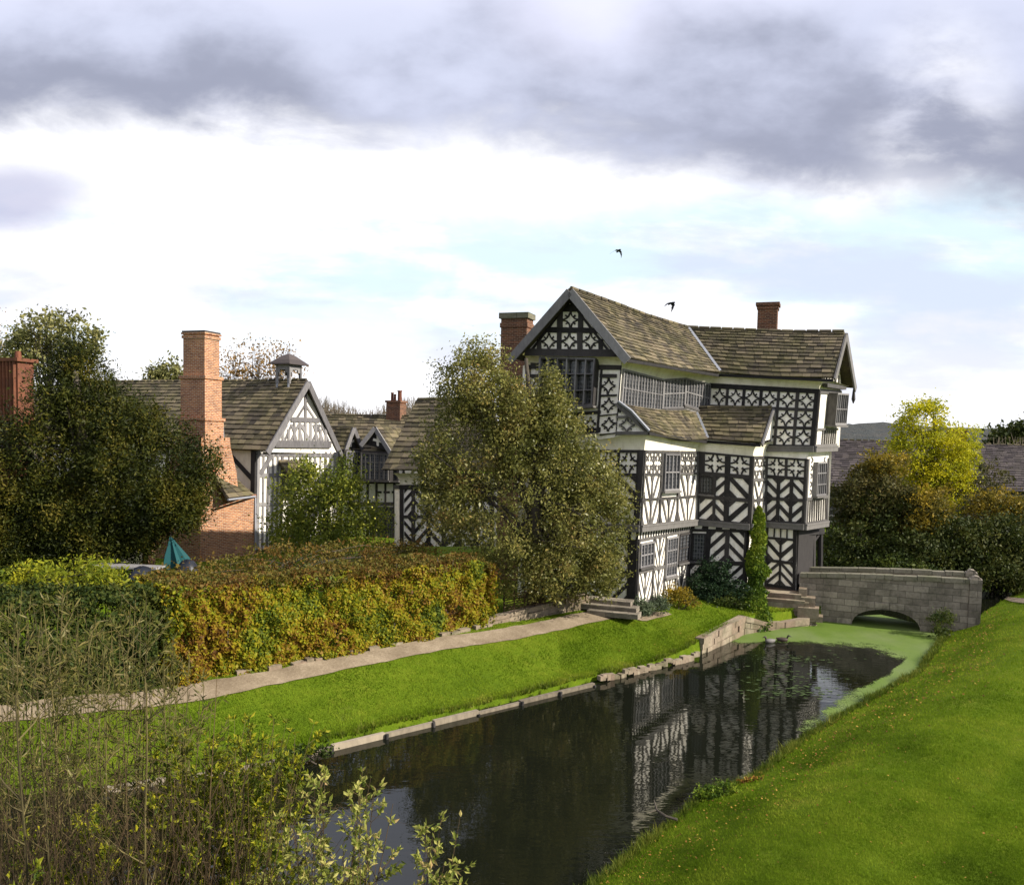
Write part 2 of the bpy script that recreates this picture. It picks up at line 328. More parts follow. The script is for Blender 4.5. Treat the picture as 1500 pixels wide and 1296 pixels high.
me.loops.add(q.size); me.loops.foreach_set('vertex_index', q.astype(np.int32).ravel()); me.polygons.add(len(q)); me.polygons.foreach_set('loop_start', np.arange(len(q), dtype=np.int32) * 4)
me.update(calc_edges=True); me.materials.append(MT['ground']); me.polygons.foreach_set('use_smooth', np.ones(len(q), bool))
tag(link('ground', me, None), 'mown green lawn and banks on both sides of the moat', None, None, 'structure')
mb = MB(); mb.face([p for p in reversed([Vector((-60, 2, 0)), Vector((-60, 60, 0)), Vector((40, 60, 0)), Vector((40, 2, 0))])])
# the water sheet follows the moat outline, pushed a little under its banks
c_ = sum((Vector((p.x, p.y)) for p in poly), Vector((0, 0))) / len(poly)
mb = MB(); n_ = len(poly); off = []
area = sum(PA[i][0] * PB[i][1] - PB[i][0] * PA[i][1] for i in range(n_)); sg = 1 if area > 0 else -1
for i in range(n_):
    p, a, b = Vector(PA[i]), Vector(PA[i - 1]), Vector(PB[i]); d = ((p - a).normalized() + (b - p).normalized()).normalized(); nn = Vector((d.y, -d.x)) * sg
    off.append(Vector((p.x + nn.x * .35, p.y + nn.y * .35, 0)))
mb.face(off if sg > 0 else off[::-1], .5); tag(mb.build('water', MT['water']), 'dark still moat water mirroring the timbered house', None, None, 'structure')
def strip(name, L_, R_, mat, lift, n=60, m=6, **kw):      # sheet between two polylines, draped on the ground
    def samp(pl, t):
        ds = [0]
        for i in range(1, len(pl)): ds.append(ds[-1] + (V2(pl[i]) - V2(pl[i - 1])).length)
        s = t * ds[-1]
        for i in range(1, len(pl)):
            if s <= ds[i] + 1e-6: k = (s - ds[i - 1]) / (ds[i] - ds[i - 1]); return V2(pl[i - 1]).lerp(V2(pl[i]), k)
        return V2(pl[-1])
    pts = np.array([[tuple(samp(L_, i / n).lerp(samp(R_, i / n), j / m)) for j in range(m + 1)] for i in range(n + 1)])
    jit = .05 * vnoise(pts[..., 0], pts[..., 1], 3.1, 1); pts[:, 0, 1] += jit[:, 0]; pts[:, -1, 1] += jit[:, -1]
    z = gz(pts[..., 0], pts[..., 1]) + lift; mb = MB()
    mb.v = [(pts[i, j, 0], pts[i, j, 1], z[i, j]) for i in range(n + 1) for j in range(m + 1)]
    for i in range(n):
        for j in range(m): a = i * (m + 1) + j; mb.f.append((a, a + 1, a + m + 2, a + m + 1)); mb.t.append(.5)
    o = mb.build(name, mat, smooth=True); return tag(o, **kw)
def GG(px, py):                 # ground point under a pixel
    z = .8
    for _ in range(26): p = G(px, py, z); z = z * .6 + gz1(p.x, p.y) * .4
    return Vector((p.x, p.y, z))
near = [GG(x, y) for x, y in ((-300, 1072), (0, 1060), (200, 1040), (340, 1017), (620, 958), (905, 905), (945, 911), (985, 901))]
farp = [GG(x, y) for x, y in ((-300, 1050), (0, 1034), (200, 1015), (340, 993), (620, 938), (860, 897), (930, 898), (975, 897))]
strip('path', near, farp, MT['gravel'], .035, 120, 6, label='pale gravel path between the hedge and the lawn', kind='structure')
pr = [GG(1436, 882), GG(1500, 884), GG(1620, 888)]; pf = [GG(1436, 876), GG(1500, 877), GG(1620, 880)]
strip('path', pr, pf, MT['gravel'], .03, 40, 4, label='thin pale path running right from the bridge end', kind='structure')
# duckweed on the water by the bridge
def duckweed():
    m = M_('duckweed', .7); w = m.coord('World'); n = m.noise(w, 1.2, 8, .7); n2 = m.noise(w, 18, 3, .7); n3 = m.noise(m.coord('World', (1, .45, 1)), .55, 4, .5)
    m.col(m.mix(.35, m.ramp(m.math('ADD', m.math('MULTIPLY', n, .6), m.math('MULTIPLY', n2, .4)), [(.3, (.055, .095, .009)), (.6, (.10, .15, .018)), (.8, (.16, .20, .05))]), m.ramp(n3, [(.4, (.07, .13, .006)), (.6, (.15, .18, .08))])))
    at = m.N.new('ShaderNodeAttribute'); at.attribute_name = 'cover'
    cov = m.ramp(m.math('ADD', at.outputs['Fac'], m.math('MULTIPLY', m.math('SUBTRACT', m.math('ADD', m.math('MULTIPLY', n, .6), m.math('MULTIPLY', n2, .4)), .5), 2.0)), [(.42, (0, 0, 0)), (.56, (1, 1, 1))])
    m.L.new(cov, m.p.inputs['Alpha']); m.bump(n2, .3, .01)
    outer = [(1060, 945, 0), (1092, 921, 1), (1122, 912, 1), (1200, 905, 1), (1290, 900, 1), (1384, 922, 1), (1350, 985, .9), (1265, 1038, .62), (1195, 1075, .4)]
    inner = [(1060, 956, 0), (1096, 946, .1), (1130, 946, .15), (1200, 948, .2), (1275, 958, .2), (1318, 972, .2), (1290, 990, .15), (1200, 1028, .1), (1150, 1066, 0)]
    n_, m_ = 90, 16; mb = MB(); cv = []
    def s(pl, t):
        t *= len(pl) - 1; i = min(int(t), len(pl) - 2); k = t - i; a, b = pl[i], pl[i + 1]; return [a[j] * (1 - k) + b[j] * k for j in range(3)]
    for i in range(n_ + 1):
        o, q_ = s(outer, i / n_), s(inner, i / n_)
        for j in range(m_ + 1):
            k = j / m_; a = G(o[0], o[1]).lerp(G(q_[0], q_[1]), k); mb.v.append((a.x, a.y, .006)); cv.append(o[2] if k < .35 else (o[2] + (q_[2] - o[2]) * ((k - .35) / .65) ** 2))
    for i in range(n_):
        for j in range(m_): a = i * (m_ + 1) + j; mb.f.append((a, a + 1, a + m_ + 2, a + m_ + 1)); mb.t.append(.5)
    o = mb.build('duckweed', m.m); a = o.data.attributes.new('cover', 'FLOAT', 'POINT'); a.data.foreach_set('value', np.array(cv, np.float32))
    tag(o, 'bright green duckweed film covering the water by the bridge', 'duckweed', None, 'stuff')
    # drifting scraps further out
    mb = MB()
    for k in range(330):
        px = random.gauss(1165, 42); py = random.choice([random.gauss(1000, 9), random.gauss(1014, 4), random.gauss(966, 4), random.gauss(990, 16)])
        if px > 1290 - (py - 960) * .4: continue
        c = G(px, py); r = random.uniform(.008, .05); t0 = random.random(); pts = []
        for j in range(9):
            an = -2 * math.pi * j / 9; rr = r * random.uniform(.5, 1); pts.append((c.x + math.cos(an) * rr * 2.6, c.y + math.sin(an) * rr, .006 + .0001 * k / 4))
        mb.face(pts[::-1], t0)
    m2 = M_('floating_weed', .7); m2.col((.05, .08, .02)); tag(mb.build('floating_weed', m2.m), 'scattered scraps of green weed drifting on the dark water', 'weed', None, 'stuff')
duckweed()
# ------------------------------------------------------------ facades
class Facade:
    def __init__(s, BL, BR, TR, TL):
        s.q = [BL, BR, TR, TL]; s.w = [P(*a) for a in s.q]
        s.n = (s.w[1] - s.w[0]).cross(s.w[3] - s.w[0]).normalized()
        s.W = ((s.w[1] - s.w[0]).length + (s.w[2] - s.w[3]).length) / 2; s.H = ((s.w[3] - s.w[0]).length + (s.w[2] - s.w[1]).length) / 2
        s.mb = MB(); s.k = 0
    def pt(s, u, v, o=0.0):
        a, b, c, d = s.w; return a * (1 - u) * (1 - v) + b * u * (1 - v) + c * u * v + d * (1 - u) * v + s.n * o
    def uv(s, px, py):
        u = v = .5; (a, b, c, d) = s.q
        for _ in range(8):
            xl = a[0] + (d[0] - a[0]) * v; xr = b[0] + (c[0] - b[0]) * v; u = (px - xl) / (xr - xl)
            yb = a[1] + (b[1] - a[1]) * u; yt = d[1] + (c[1] - d[1]) * u; v = (yb - py) / (yb - yt)
        return u, v
    def wall(s, parent, mat='plaster', t=.22, name='wall'):
        mb = MB(); mb.hexa([s.pt(0, 0, -t), s.pt(1, 0, -t), s.pt(1, 1, -t), s.pt(0, 1, -t)], s.w); return mb.build(name, MT[mat], parent)
    def poly(s, pts, d):          # uv polygon extruded d
        s.k += 1; d = d + random.uniform(0, .006); pts = [(u + random.gauss(0, .007) / s.W, v + random.gauss(0, .007) / s.H) for u, v in pts]; s.mb.prism([s.pt(u, v, -.004) for u, v in pts], s.n * (d + .004))
    def rect(s, u0, v0, u1, v1, d=.045): s.poly([(u0, v0), (u1, v0), (u1, v1), (u0, v1)], d)
    def bar(s, a, b, w, d=.035):  # uv end points, width in metres
        A = Vector((a[0] * s.W, a[1] * s.H)); B = Vector((b[0] * s.W, b[1] * s.H)); q = (B - A).normalized(); q = Vector((-q.y, q.x)) * w / 2
        s.poly([((p.x) / s.W, (p.y) / s.H) for p in (A - q, B - q, B + q, A + q)], d)
    def arc(s, cu, cv, ru, rv, a0, a1, w, d=.03, n=6):   # radii in uv, w fraction of radius
        for i in range(n):
            t0 = R(a0 + (a1 - a0) * i / n); t1 = R(a0 + (a1 - a0) * (i + 1.06) / n); k0, k1 = 1 - w / 2, 1 + w / 2
            s.poly([(cu + ru * k0 * math.cos(t0), cv + rv * k0 * math.sin(t0)), (cu + ru * k1 * math.cos(t0), cv + rv * k1 * math.sin(t0)),
                    (cu + ru * k1 * math.cos(t1), cv + rv * k1 * math.sin(t1)), (cu + ru * k0 * math.cos(t1), cv + rv * k0 * math.sin(t1))], d)
    def star(s, u0, v0, u1, v1, w=.24):
        ru, rv = (u1 - u0) * .47, (v1 - v0) * .47
        for cu, cv, a in ((u0, v0, 0), (u1, v0, 90), (u1, v1, 180), (u0, v1, 270)):
            s.arc(cu, cv, ru, rv, a, a + 90, .19, .03)
            am = R(a + 45); s.bar((cu + ru * .98 * math.cos(am), cv + rv * .98 * math.sin(am)), (cu + ru * .55 * math.cos(am), cv + rv * .66 * math.sin(am)), ru * s.W * .2, .026)
    def cusp(s, u0, v0, u1, v1):
        ru, rv = (u1 - u0) * .40, (v1 - v0) * .40
        for cu, cv, a in ((u0, v0, 0), (u1, v0, 90), (u1, v1, 180), (u0, v1, 270)):
            s.arc(cu, cv, ru, rv, a, a + 90, .24, .03)
            am = R(a + 45); s.bar((cu + ru * .9 * math.cos(am), cv + rv * .9 * math.sin(am)), (cu + ru * 1.42 * math.cos(am), cv + rv * 1.38 * math.sin(am)), ru * s.W * .26, .026)
            s.bar((cu + ru * .9 * math.cos(am), cv + rv * .9 * math.sin(am)), (cu + ru * .55 * math.cos(am), cv + rv * .6 * math.sin(am)), ru * s.W * .16, .026)
    def chev(s, u0, v0, u1, v1, dr, n=3, w=.42, ang=None):   # diagonal bands clipped to the cell
        x0, y0, x1, y1 = u0 * s.W, v0 * s.H, u1 * s.W, v1 * s.H; cw, ch = x1 - x0, y1 - y0; sl_ = 1.0 if ang is None else ang
        ext = ch + cw * sl_; p = ext / (n + .5)
        for i in range(n + 1):
            b0 = (i + .28) * p - (p * w) / 2; b1 = b0 + p * w
            def f(b):    # band line: y = y0 + b - slope*x (dr=-1 '\') or mirrored
                return b
            pl = [(x0, y0), (x1, y0), (x1, y1), (x0, y1)]
            def side(pt, b, sg_):
                xx = (pt[0] - x0) if dr < 0 else (x1 - pt[0]); return sg_ * ((pt[1] - y0) + sl_ * xx - b)
            for b, sg_ in ((b0, 1), (b1, -1)):
                o = []
                for k in range(len(pl)):
                    A, B = pl[k], pl[(k + 1) % len(pl)]; sa, sb = side(A, b, sg_), side(B, b, sg_)
                    if sa >= 0: o.append(A)
                    if (sa < 0) != (sb < 0): t = sa / (sa - sb); o.append((A[0] + (B[0] - A[0]) * t, A[1] + (B[1] - A[1]) * t))
                pl = o
                if len(pl) < 3: break
            if len(pl) >= 3: s.poly([(x / s.W, y / s.H) for x, y in pl], .028)
    def pv(s, px0, py0, px1, py1):    # pixel rectangle (left, bottom, right, top) -> uv
        a = s.uv(px0, (py0)); b = s.uv(px1, py1); return a[0], a[1], b[0], b[1]
    def frame(s, parent, mat='timber'): return s.mb.build('timber_frame', MT[mat], parent)
    def window(s, parent, u0, v0, u1, v1, cols, rows, proj=.07, fr=.07, mat='grey', sill=True, mull=.05):
        mb = MB(); wu, wv = fr / s.W, fr / s.H
        def r_(a, b, c, d, p0, p1): mb.prism([s.pt(a, b, p0), s.pt(c, b, p0), s.pt(c, d, p0), s.pt(a, d, p0)], s.n * (p1 - p0))
        r_(u0, v0, u0 + wu, v1, .0, proj); r_(u1 - wu, v0, u1, v1, .0, proj); r_(u0 + wu, v1 - wv, u1 - wu, v1, 0, proj + .002); r_(u0 + wu, v0, u1 - wu, v0 + wv, 0, proj + .002)
        mu, mv = mull / s.W, mull / s.H
        for i in range(1, cols): c = u0 + (u1 - u0) * i / cols; r_(c - mu / 2, v0 + wv, c + mu / 2, v1 - wv, .0, proj - .01)
        for j in range(1, rows): c = v0 + (v1 - v0) * j / rows; r_(u0 + wu, c - mv / 2, u1 - wu, c + mv / 2, .0, proj - .016)
        f = mb.build('window', MT[mat], parent)
        g = MB(); g.face([s.pt(u0 + wu, v0 + wv, .018 + proj * .3), s.pt(u1 - wu, v0 + wv, .018 + proj * .3), s.pt(u1 - wu, v1 - wv, .018 + proj * .3), s.pt(u0 + wu, v1 - wv, .018 + proj * .3)]); g.build('pane', MT['glass'], f)
        if sill:
            k = MB(); k.prism([s.pt(u0 - wu, v0 - wv * 1.3, 0), s.pt(u1 + wu, v0 - wv * 1.3, 0), s.pt(u1 + wu, v0 - .002, 0), s.pt(u0 - wu, v0 - .002, 0)], s.n * (proj + .06)); k.build('sill', MT['midt'], f)
        return f
def cove(parent, B0, B1, T0, T1, mat='cove', n=7, m=1, name='cove', stripes=0):
    """concave plaster cove from the wall line B0-B1 up and out to T0-T1"""
    mb = MB(); B0, B1, T0, T1 = map(Vector, (B0, B1, T0, T1))
    def pt(s_, t, o=0):
        b = B0.lerp(B1, s_); d = T0.lerp(T1, s_) - b; h = Vector((d.x, d.y, 0)); a = t * math.pi / 2
        nrm = (h.normalized() * math.cos(a * .7) * 1 - Vector((0, 0, math.sin(a))) * .6).normalized() if h.length > 1e-4 else Vector((0, 0, 0))
        return b + h * (1 - math.cos(a)) + Vector((0, 0, d.z)) * math.sin(a) + nrm * o
    for i in range(n): mb.face([pt(0, i / n), pt(1, i / n), pt(1, (i + 1) / n), pt(0, (i + 1) / n)], .5)
    o = mb.build(name, MT[mat], parent)
    if stripes:
        mb = MB()
        for k in range(stripes + 1):
            c = k / stripes; w = .22 / stripes
            for i in range(n): a, b = max(0, c - w), min(1, c + w); mb.hexa([pt(a, i / n), pt(b, i / n), pt(b, (i + 1) / n), pt(a, (i + 1) / n)], [pt(a, i / n, .03), pt(b, i / n, .03), pt(b, (i + 1) / n, .03), pt(a, (i + 1) / n, .03)], .4)
            mb.build('rib', MT['timber'], o); mb = MB()
    return o
def roof(parent, TL, TR, BR, BL, rows, tw=.34, mat='tile', name='roof', ridge=True, th=.06, sag=0.0):
    """stone-tiled slope; corners seen from outside: top-left, top-right, bottom-right, bottom-left"""
    TL, TR, BR, BL = map(Vector, (TL, TR, BR, BL)); n = (BR - BL).cross(TL - BL).normalized()
    if n.z < 0: n = -n
    def pt(u, v, o): 
        z = -sag * 4 * u * (1 - u); return BL * (1 - u) * (1 - v) + BR * u * (1 - v) + TR * u * v + TL * (1 - u) * v + n * (o + .015 * math.sin(u * 9 + v * 5)) + Vector((0, 0, z))
    mb = MB(); nb = 6
    for i in range(nb): a, b = i / nb, (i + 1) / nb; mb.hexa([pt(a, 0.01, -.10), pt(b, 0.01, -.10), pt(b, 1, -.10), pt(a, 1, -.10)], [pt(a, 0.01, -.015), pt(b, 0.01, -.015), pt(b, 1, -.015), pt(a, 1, -.015)], .1)
    vs = [0.0]; 
    for r in range(rows): vs.append(vs[-1] + (1.25 - .5 * r / rows))
    vs = [x / vs[-1] for x in vs]
    for r in range(rows):
        v0, v1 = vs[r], min(1.0, vs[r + 1] + .15 / rows); L_ = (pt(1, v0, 0) - pt(0, v0, 0)).length; u = -random.uniform(0, tw) / L_
        wr = tw * (1.2 - .45 * r / rows)
        while u < 1:
            w = wr * random.uniform(.65, 1.35) / L_; a, b = max(0, u + .006 / L_), min(1, u + w - .006 / L_); u += w
            if b - a < .02 / L_: continue
            dv = random.uniform(-.06, .06) / rows; lo = max(-.01, v0 + dv) if r else v0 + dv * .6; h = th * random.uniform(.75, 1.3); t = random.random()
            mb.hexa([pt(a, lo, -.01), pt(b, lo, -.01), pt(b, v1, -.01), pt(a, v1, -.01)], [pt(a, lo, h), pt(b, lo, h), pt(b, v1, .012), pt(a, v1, .012)], t)
    o = mb.build(name, MT[mat], parent)
    if ridge:
        mb = MB(); k = max(3, int((TR - TL).length / .5))
        for i in range(k):
            a, b = pt(i / k + .004, 1, .02), pt((i + 1) / k - .004, 1, .02); mb.tube([a, b], .085 * random.uniform(.9, 1.1), 6)
        mb.build('ridge_tiles', MT['tile'], o)
    return o
def board(parent, a, b, w, d, n, mat='grey', name='bargeboard'):
    mb = MB(); mb.beam(a, b, w, d, n); return mb.build(name, MT[mat], parent)
def chimney(parent, segs, mat, cap=None, name='chimney', ax=None):
    """segs: list of (centre xy, half width along ax, half depth, z0, z1); stacked"""
    mb = MB(); ax = Vector(ax or D2)
    for (c, hw, hd, z0, z1) in segs: mb.box((c[0], c[1], (z0 + z1) / 2), hw, hd, (z1 - z0) / 2, ax)
    return mb.build(name, MT[mat], parent)
D1 = Vector((math.sin(R(35)), math.cos(R(35)), 0)); D2 = Vector((math.cos(R(20)), -math.sin(R(20)), 0)); NB = Vector((D1.y, -D1.x, 0)); NA = Vector((-math.sin(R(20)), -math.cos(R(20)), 0)); UP = Vector((0, 0, 1))
def up_(p, z): return Vector((p[0], p[1], z))
# ------------------------------------------------------------ the manor house
def PO(px, py, F, o=0.0):      # point on a facade's plane shifted o outward, under a pixel
    v = ray(px, py); c = F.w[0] + F.n * o; return CAM + v * ((c - CAM).dot(F.n) / v.dot(F.n))
def manor():
    K1t, K1b = (910, 538, 32.5), (902, 640, 32.5); M1t, M1b = (1040, 561, 38.4), (1034, 655, 38.4); R1t, R1b = (1200, 570, 36.25), (1192, 656, 36.25)
    K2t, K2b = (944, 659, 32.4), (937, 772, 32.4); C2t, C2b = (1022.5, 661, 36.9), (1021.5, 763, 36.9); D2t, D2b = (1103, 668, 36.0), (1098.5, 770, 36.0)
    E2t, E2b = (1123, 668, 37.2), (1121.5, 766, 37.2); R2t, R2b = (1183, 672, 36.4), (1178, 770, 36.4)
    K3t, K3b = (934, 790, 32.65), (931, 886, 32.65); C3t, C3b = (1012, 774, 37.0), (1006, 868, 37.0); D3t, D3b = (1094, 776, 36.2), (1090, 868, 36.2)
    E3t, E3b = (1123, 770, 37.4), (1120, 858, 37.4); R3t, R3b = (1167, 774, 36.75), (1166, 864, 36.75)
    base = P(931, 886, 32.65)
    H = thing('manor_house', 'tall black and white timber framed manor house with jettied storeys rising beside the moat', 'house', base)
    # ---- ground storey
    A3 = Facade((760, 880, 34.3), K3b, K3t, (762, 790, 34.3)); A3.wall(H)
    A3.rect(.94, 0, 1, 1, .06); A3.rect(0, .44, 1, .49); A3.rect(0, .93, 1, 1, .05); A3.rect(0, 0, 1, .05, .05)
    for i in range(5):
        a = .02 + i * .185; A3.rect(a + .165, 0, a + .185, 1, .05); A3.chev(a, .05, a + .165, .44, -1 if i % 2 else 1, 3); A3.chev(a, .49, a + .165, .93, 1 if i % 2 else -1, 3)
    A3.frame(H)
    B3 = Facade(K3b, C3b, C3t, K3t); B3.wall(H)
    for a, b in ((0, .025), (.27, .29), (.49, .505), (.73, .745), (.97, 1)): B3.rect(a, 0, b, 1, .06)
    B3.rect(0, .47, 1, .52); B3.rect(0, .96, 1, 1); B3.rect(0, 0, 1, .04)
    for a, b, lo, hi in ((.025, .27, .04, .47), (.29, .49, .04, .47), (.29, .49, .52, .96), (.505, .73, .04, .3), (.745, .97, .04, .47)):
        m_ = (a + b) / 2; B3.rect(m_ - .008, lo, m_ + .008, hi, .035); B3.chev(a, lo, m_ - .01, hi, -1, 3, .27, 2.2); B3.chev(m_ + .01, lo, b, hi, 1, 3, .27, 2.2)
    B3.frame(H, 'midt')
    B3.window(H, .03, .56, .26, .93, 4, 2, .10); B3.window(H, .51, .32, .725, .93, 4, 3, .08); B3.window(H, .75, .5, .965, .95, 3, 2, .08, mat='timber')
    C3 = Facade(C3b, D3b, D3t, C3t); C3.wall(H)
    wx = lambda px: C3.uv(px, 820)[0]
    for a, b in ((0, .04), (wx(1033), wx(1040)), (wx(1061), wx(1068)), (.96, 1)): C3.rect(a, 0, b, 1, .05)
    C3.rect(0, .44, 1, .50); C3.rect(0, .96, 1, 1.0); C3.rect(0, 0, 1, .05)
    cells = ((.04, wx(1033)), (wx(1040), wx(1061)), (wx(1068), .96))
    C3.chev(cells[1][0], .5, cells[1][1], .96, 1, 3); C3.chev(cells[2][0], .5, cells[2][1], .96, -1, 3)
    for c, d in zip(cells, (1, -1, 1)): C3.chev(c[0], .05, c[1], .44, d, 3)
    C3.frame(H); C3.window(H, .04, .5, wx(1033), .93, 4, 1, .04, mat='timber')
    D3 = Facade(D3b, E3b, E3t, D3t); D3.wall(H); D3.rect(0, 0, .08, 1, .05); D3.rect(0, .45, 1, .5); D3.frame(H)
    E3 = Facade(E3b, R3b, R3t, E3t); E3.wall(H)
    E3.rect(0, 0, .06, 1, .05); E3.rect(.90, 0, 1, 1, .07); E3.rect(.06, .79, .90, .83); E3.rect(.06, .41, .90, .46); E3.rect(.06, 0, .9, .05); E3.rect(.06, .97, .9, 1.0); E3.rect(.45, 0, .52, .79, .05)
    for k in range(1, 4): E3.rect(.06 + k * .21 - .02, .83, .06 + k * .21 + .02, .97)
    E3.chev(.06, .46, .45, .79, -1, 2); E3.chev(.52, .46, .90, .79, 1, 2); E3.chev(.06, .05, .45, .41, 1, 3); E3.chev(.52, .05, .90, .41, -1, 3)
    E3.frame(H)
    # porch: two posts, dark doorway set back
    F3 = Facade((1171, 864, 37.4), (1204, 855, 39.6), (1205, 772, 39.6), (1172, 774, 37.4))
    mb = MB()
    for u in (0.0, .62, .95): mb.tube([F3.pt(u, 0, -.05), F3.pt(u, 1, -.05)], .13, 8)
    mb.beam(F3.pt(0, .93, -.1), F3.pt(1, .93, -.1), .25, .2, F3.n); mb.beam(F3.pt(.62, .75, -.1), F3.pt(1, .95, -.1), .12, .1, F3.n); mb.beam(F3.pt(0, .75, -.1), F3.pt(.3, .95, -.1), .12, .1, F3.n); mb.build('porch_post', MT['timber'], H)
    mb = MB(); mb.prism([F3.pt(0, 0, -1.6), F3.pt(.98, 0, -1.6), F3.pt(.98, 1, -1.6), F3.pt(0, 1, -1.6)], -F3.n * .1); mb.build('door', MT['timber'], H)
    mb = MB(); p, q_ = E3.w[1] + NB * .02, E3.w[1] + D1 * 2.6 + NB * .02; mb.prism([up_(p, p.z), up_(q_, p.z), up_(q_, E3.w[2].z + .1), up_(p, E3.w[2].z + .1)], -NB * .2); mb.build('wall', MT['timber'], H)
    # plinth
    mb = MB()
    for a, b in ((A3.w[0], A3.w[1]), (B3.w[0], B3.w[1]), (C3.w[0], C3.w[1]), (E3.w[0], E3.w[1]), (E3.w[1], F3.w[1])):
        n = (b - a).cross(UP).normalized(); lo = -.4; mb.hexa([Vector((p.x, p.y, lo)) for p in (a - n * .3, b - n * .3, b + n * .1, a + n * .1)], [p for p in (a - n * .3, b - n * .3, b + n * .1, a + n * .1)])
    mb.build('plinth', MT['plinth'], H)
    # ---- middle storey
    A2 = Facade((758, 772, 34.1), K2b, K2t, (762, 657, 34.1)); A2.wall(H)
    A2.rect(.965, 0, 1, 1, .06); A2.rect(0, .96, 1, 1.); A2.rect(0, .66, 1, .70); A2.rect(0, .33, 1, .38); A2.rect(0, 0, 1, .04)
    for i in range(6):
        b = .95 - i * .155; a = b - .135; A2.rect(b, 0, b + .02, 1, .05); A2.cusp(a, .70, b, .96); A2.chev(a, .38, b, .66, -1 if i % 2 == 0 else 1, 2); A2.chev(a, .04, b, .33, 1 if i % 2 == 0 else -1, 2)
    A2.frame(H)
    B2 = Facade(K2b, C2b, C2t, K2t); B2.wall(H)
    for a, b in ((0, .02), (.295, .315), (.6, .62), (.98, 1)): B2.rect(a, 0, b, 1, .05)
    B2.rect(0, .67, .3, .70); B2.rect(.61, .67, 1, .70); B2.rect(0, .345, 1, .372); B2.rect(0, .965, 1, 1); B2.rect(0, 0, 1, .035)
    for a, b in ((.02, .16), (.16, .295), (.62, .74), (.74, .86), (.86, .98)): B2.cusp(a, .70, b, .965); B2.rect(b - .006, .7, b + .006, .965, .04)
    for a, b, lo, hi in ((.02, .295, .375, .66), (.02, .295, .035, .34), (.315, .6, .035, .34), (.62, .98, .375, .66), (.62, .98, .035, .34)):
        m_ = (a + b) / 2; B2.rect(m_ - .008, lo, m_ + .008, hi, .035); B2.chev(a, lo, m_, hi, -1, 2, .26, 2.0); B2.chev(m_, lo, b, hi, 1, 2, .26, 2.0)
    B2.frame(H, 'midt'); B2.window(H, .32, .46, .595, .96, 4, 2, .14)
    C2 = Facade(C2b, D2b, D2t, C2t); C2.wall(H); cx = lambda px: C2.uv(px, 720)[0]
    C2.rect(0, .70, .13, 1, .06); C2.rect(0, 0, .04, .7, .06); C2.rect(.95, 0, 1, 1, .06); C2.rect(0, .97, 1, 1, .05); C2.rect(0, .665, 1, .725); C2.rect(0, .33, 1, .39); C2.rect(0, 0, 1, .04)
    a1, a2, a3 = cx(1061.5), cx(1069), cx(1045); C2.rect(a1, .04, a2, .97, .05); C2.rect(a3, 0.04, cx(1049), .68, .05)
    C2.cusp(.135, .725, a1, .97); C2.cusp(a2, .725, .95, .97)
    C2.chev(cx(1049), .39, a1, .665, 1, 2); C2.chev(a2, .39, .95, .665, -1, 2); C2.chev(.04, .04, a3, .33, 1, 2); C2.chev(cx(1049), .04, a1, .33, -1, 2); C2.chev(a2, .04, .95, .33, 1, 2)
    C2.frame(H); C2.window(H, .04, .40, a3, .66, 4, 1, .05, mat='timber')
    DD = Facade(D2b, E2b, E2t, D2t); DD.wall(H)
    DD.rect(0, 0, .08, 1, .05); DD.rect(.92, 0, 1, 1, .05); DD.rect(0, .64, 1, .68); DD.rect(0, .34, 1, .38); DD.rect(0, .96, 1, 1)
    DD.cusp(.08, .68, .5, .96); DD.cusp(.5, .68, .92, .96); DD.chev(.08, .38, .5, .64, -1, 2, .3, 1.6); DD.chev(.5, .38, .92, .64, 1, 2, .3, 1.6); DD.chev(.08, .03, .5, .34, -1, 2, .3, 1.6); DD.chev(.5, .03, .92, .34, 1, 2, .3, 1.6); DD.frame(H, 'midt')
    E2 = Facade(E2b, R2b, R2t, E2t); E2.wall(H); ex = lambda px: E2.uv(px, 720)[0]
    E2.rect(0, 0, .04, 1, .05); E2.rect(.93, 0, 1, 1, .07); E2.rect(0, .97, 1, 1, .05); E2.rect(0, .675, 1, .725); E2.rect(0, .35, 1, .40); E2.rect(0, 0, 1, .05)
    E2.cusp(.05, .725, ex(1149), .97); E2.rect(ex(1149), .7, ex(1153), .97); E2.cusp(ex(1153), .725, .93, .97)
    p1, p2, p3, p4 = ex(1138), ex(1143), ex(1157), ex(1162); E2.rect(p1, .05, p2, .68, .05); E2.rect(p3, .05, p4, .68, .05)
    for (a, b), d in zip(((.04, p1), (p2, p3), (p4, .93)), (-1, 1, -1)): E2.chev(a, .40, b, .675, d, 2)
    for (a, b), d in zip(((.04, p1), (p2, p3), (p4, .93)), (1, -1, 1)): E2.chev(a, .05, b, .35, d, 2)
    E2.frame(H)
    S2t, S2b = (1213.5, 671, 38.9), (1211, 765, 38.9)
    F2 = Facade(R2b, S2b, S2t, R2t); F2.wall(H)
    F2.rect(0, 0, .06, 1, .05); F2.rect(.95, 0, 1, 1, .05); F2.rect(0, .38, 1, .42, .06); F2.rect(0, 0, 1, .05, .06)
    for k in range(9): F2.rect(.08 + k * .1, .05, .105 + k * .1, .38, .05)
    for k in range(5): F2.arc(.16, .5 + k * .12, .07, .035, -90, 90, .5, .03, 4); F2.arc(.84, .5 + k * .12, .07, .035, 90, 270, .5, .03, 4)
    F2.frame(H, 'midt'); F2.window(H, .28, .44, .74, .95, 5, 3, .2, mat='grey')
    # ---- upper storey
    A1 = Facade((768, 660, 34.2), K1b, K1t, (772, 535, 34.2)); A1.wall(H)
    a = A1.pv; r = A1.rect
    def rp(l, b, rr, t, d=.045): r(*a(l, b, rr, t), d)
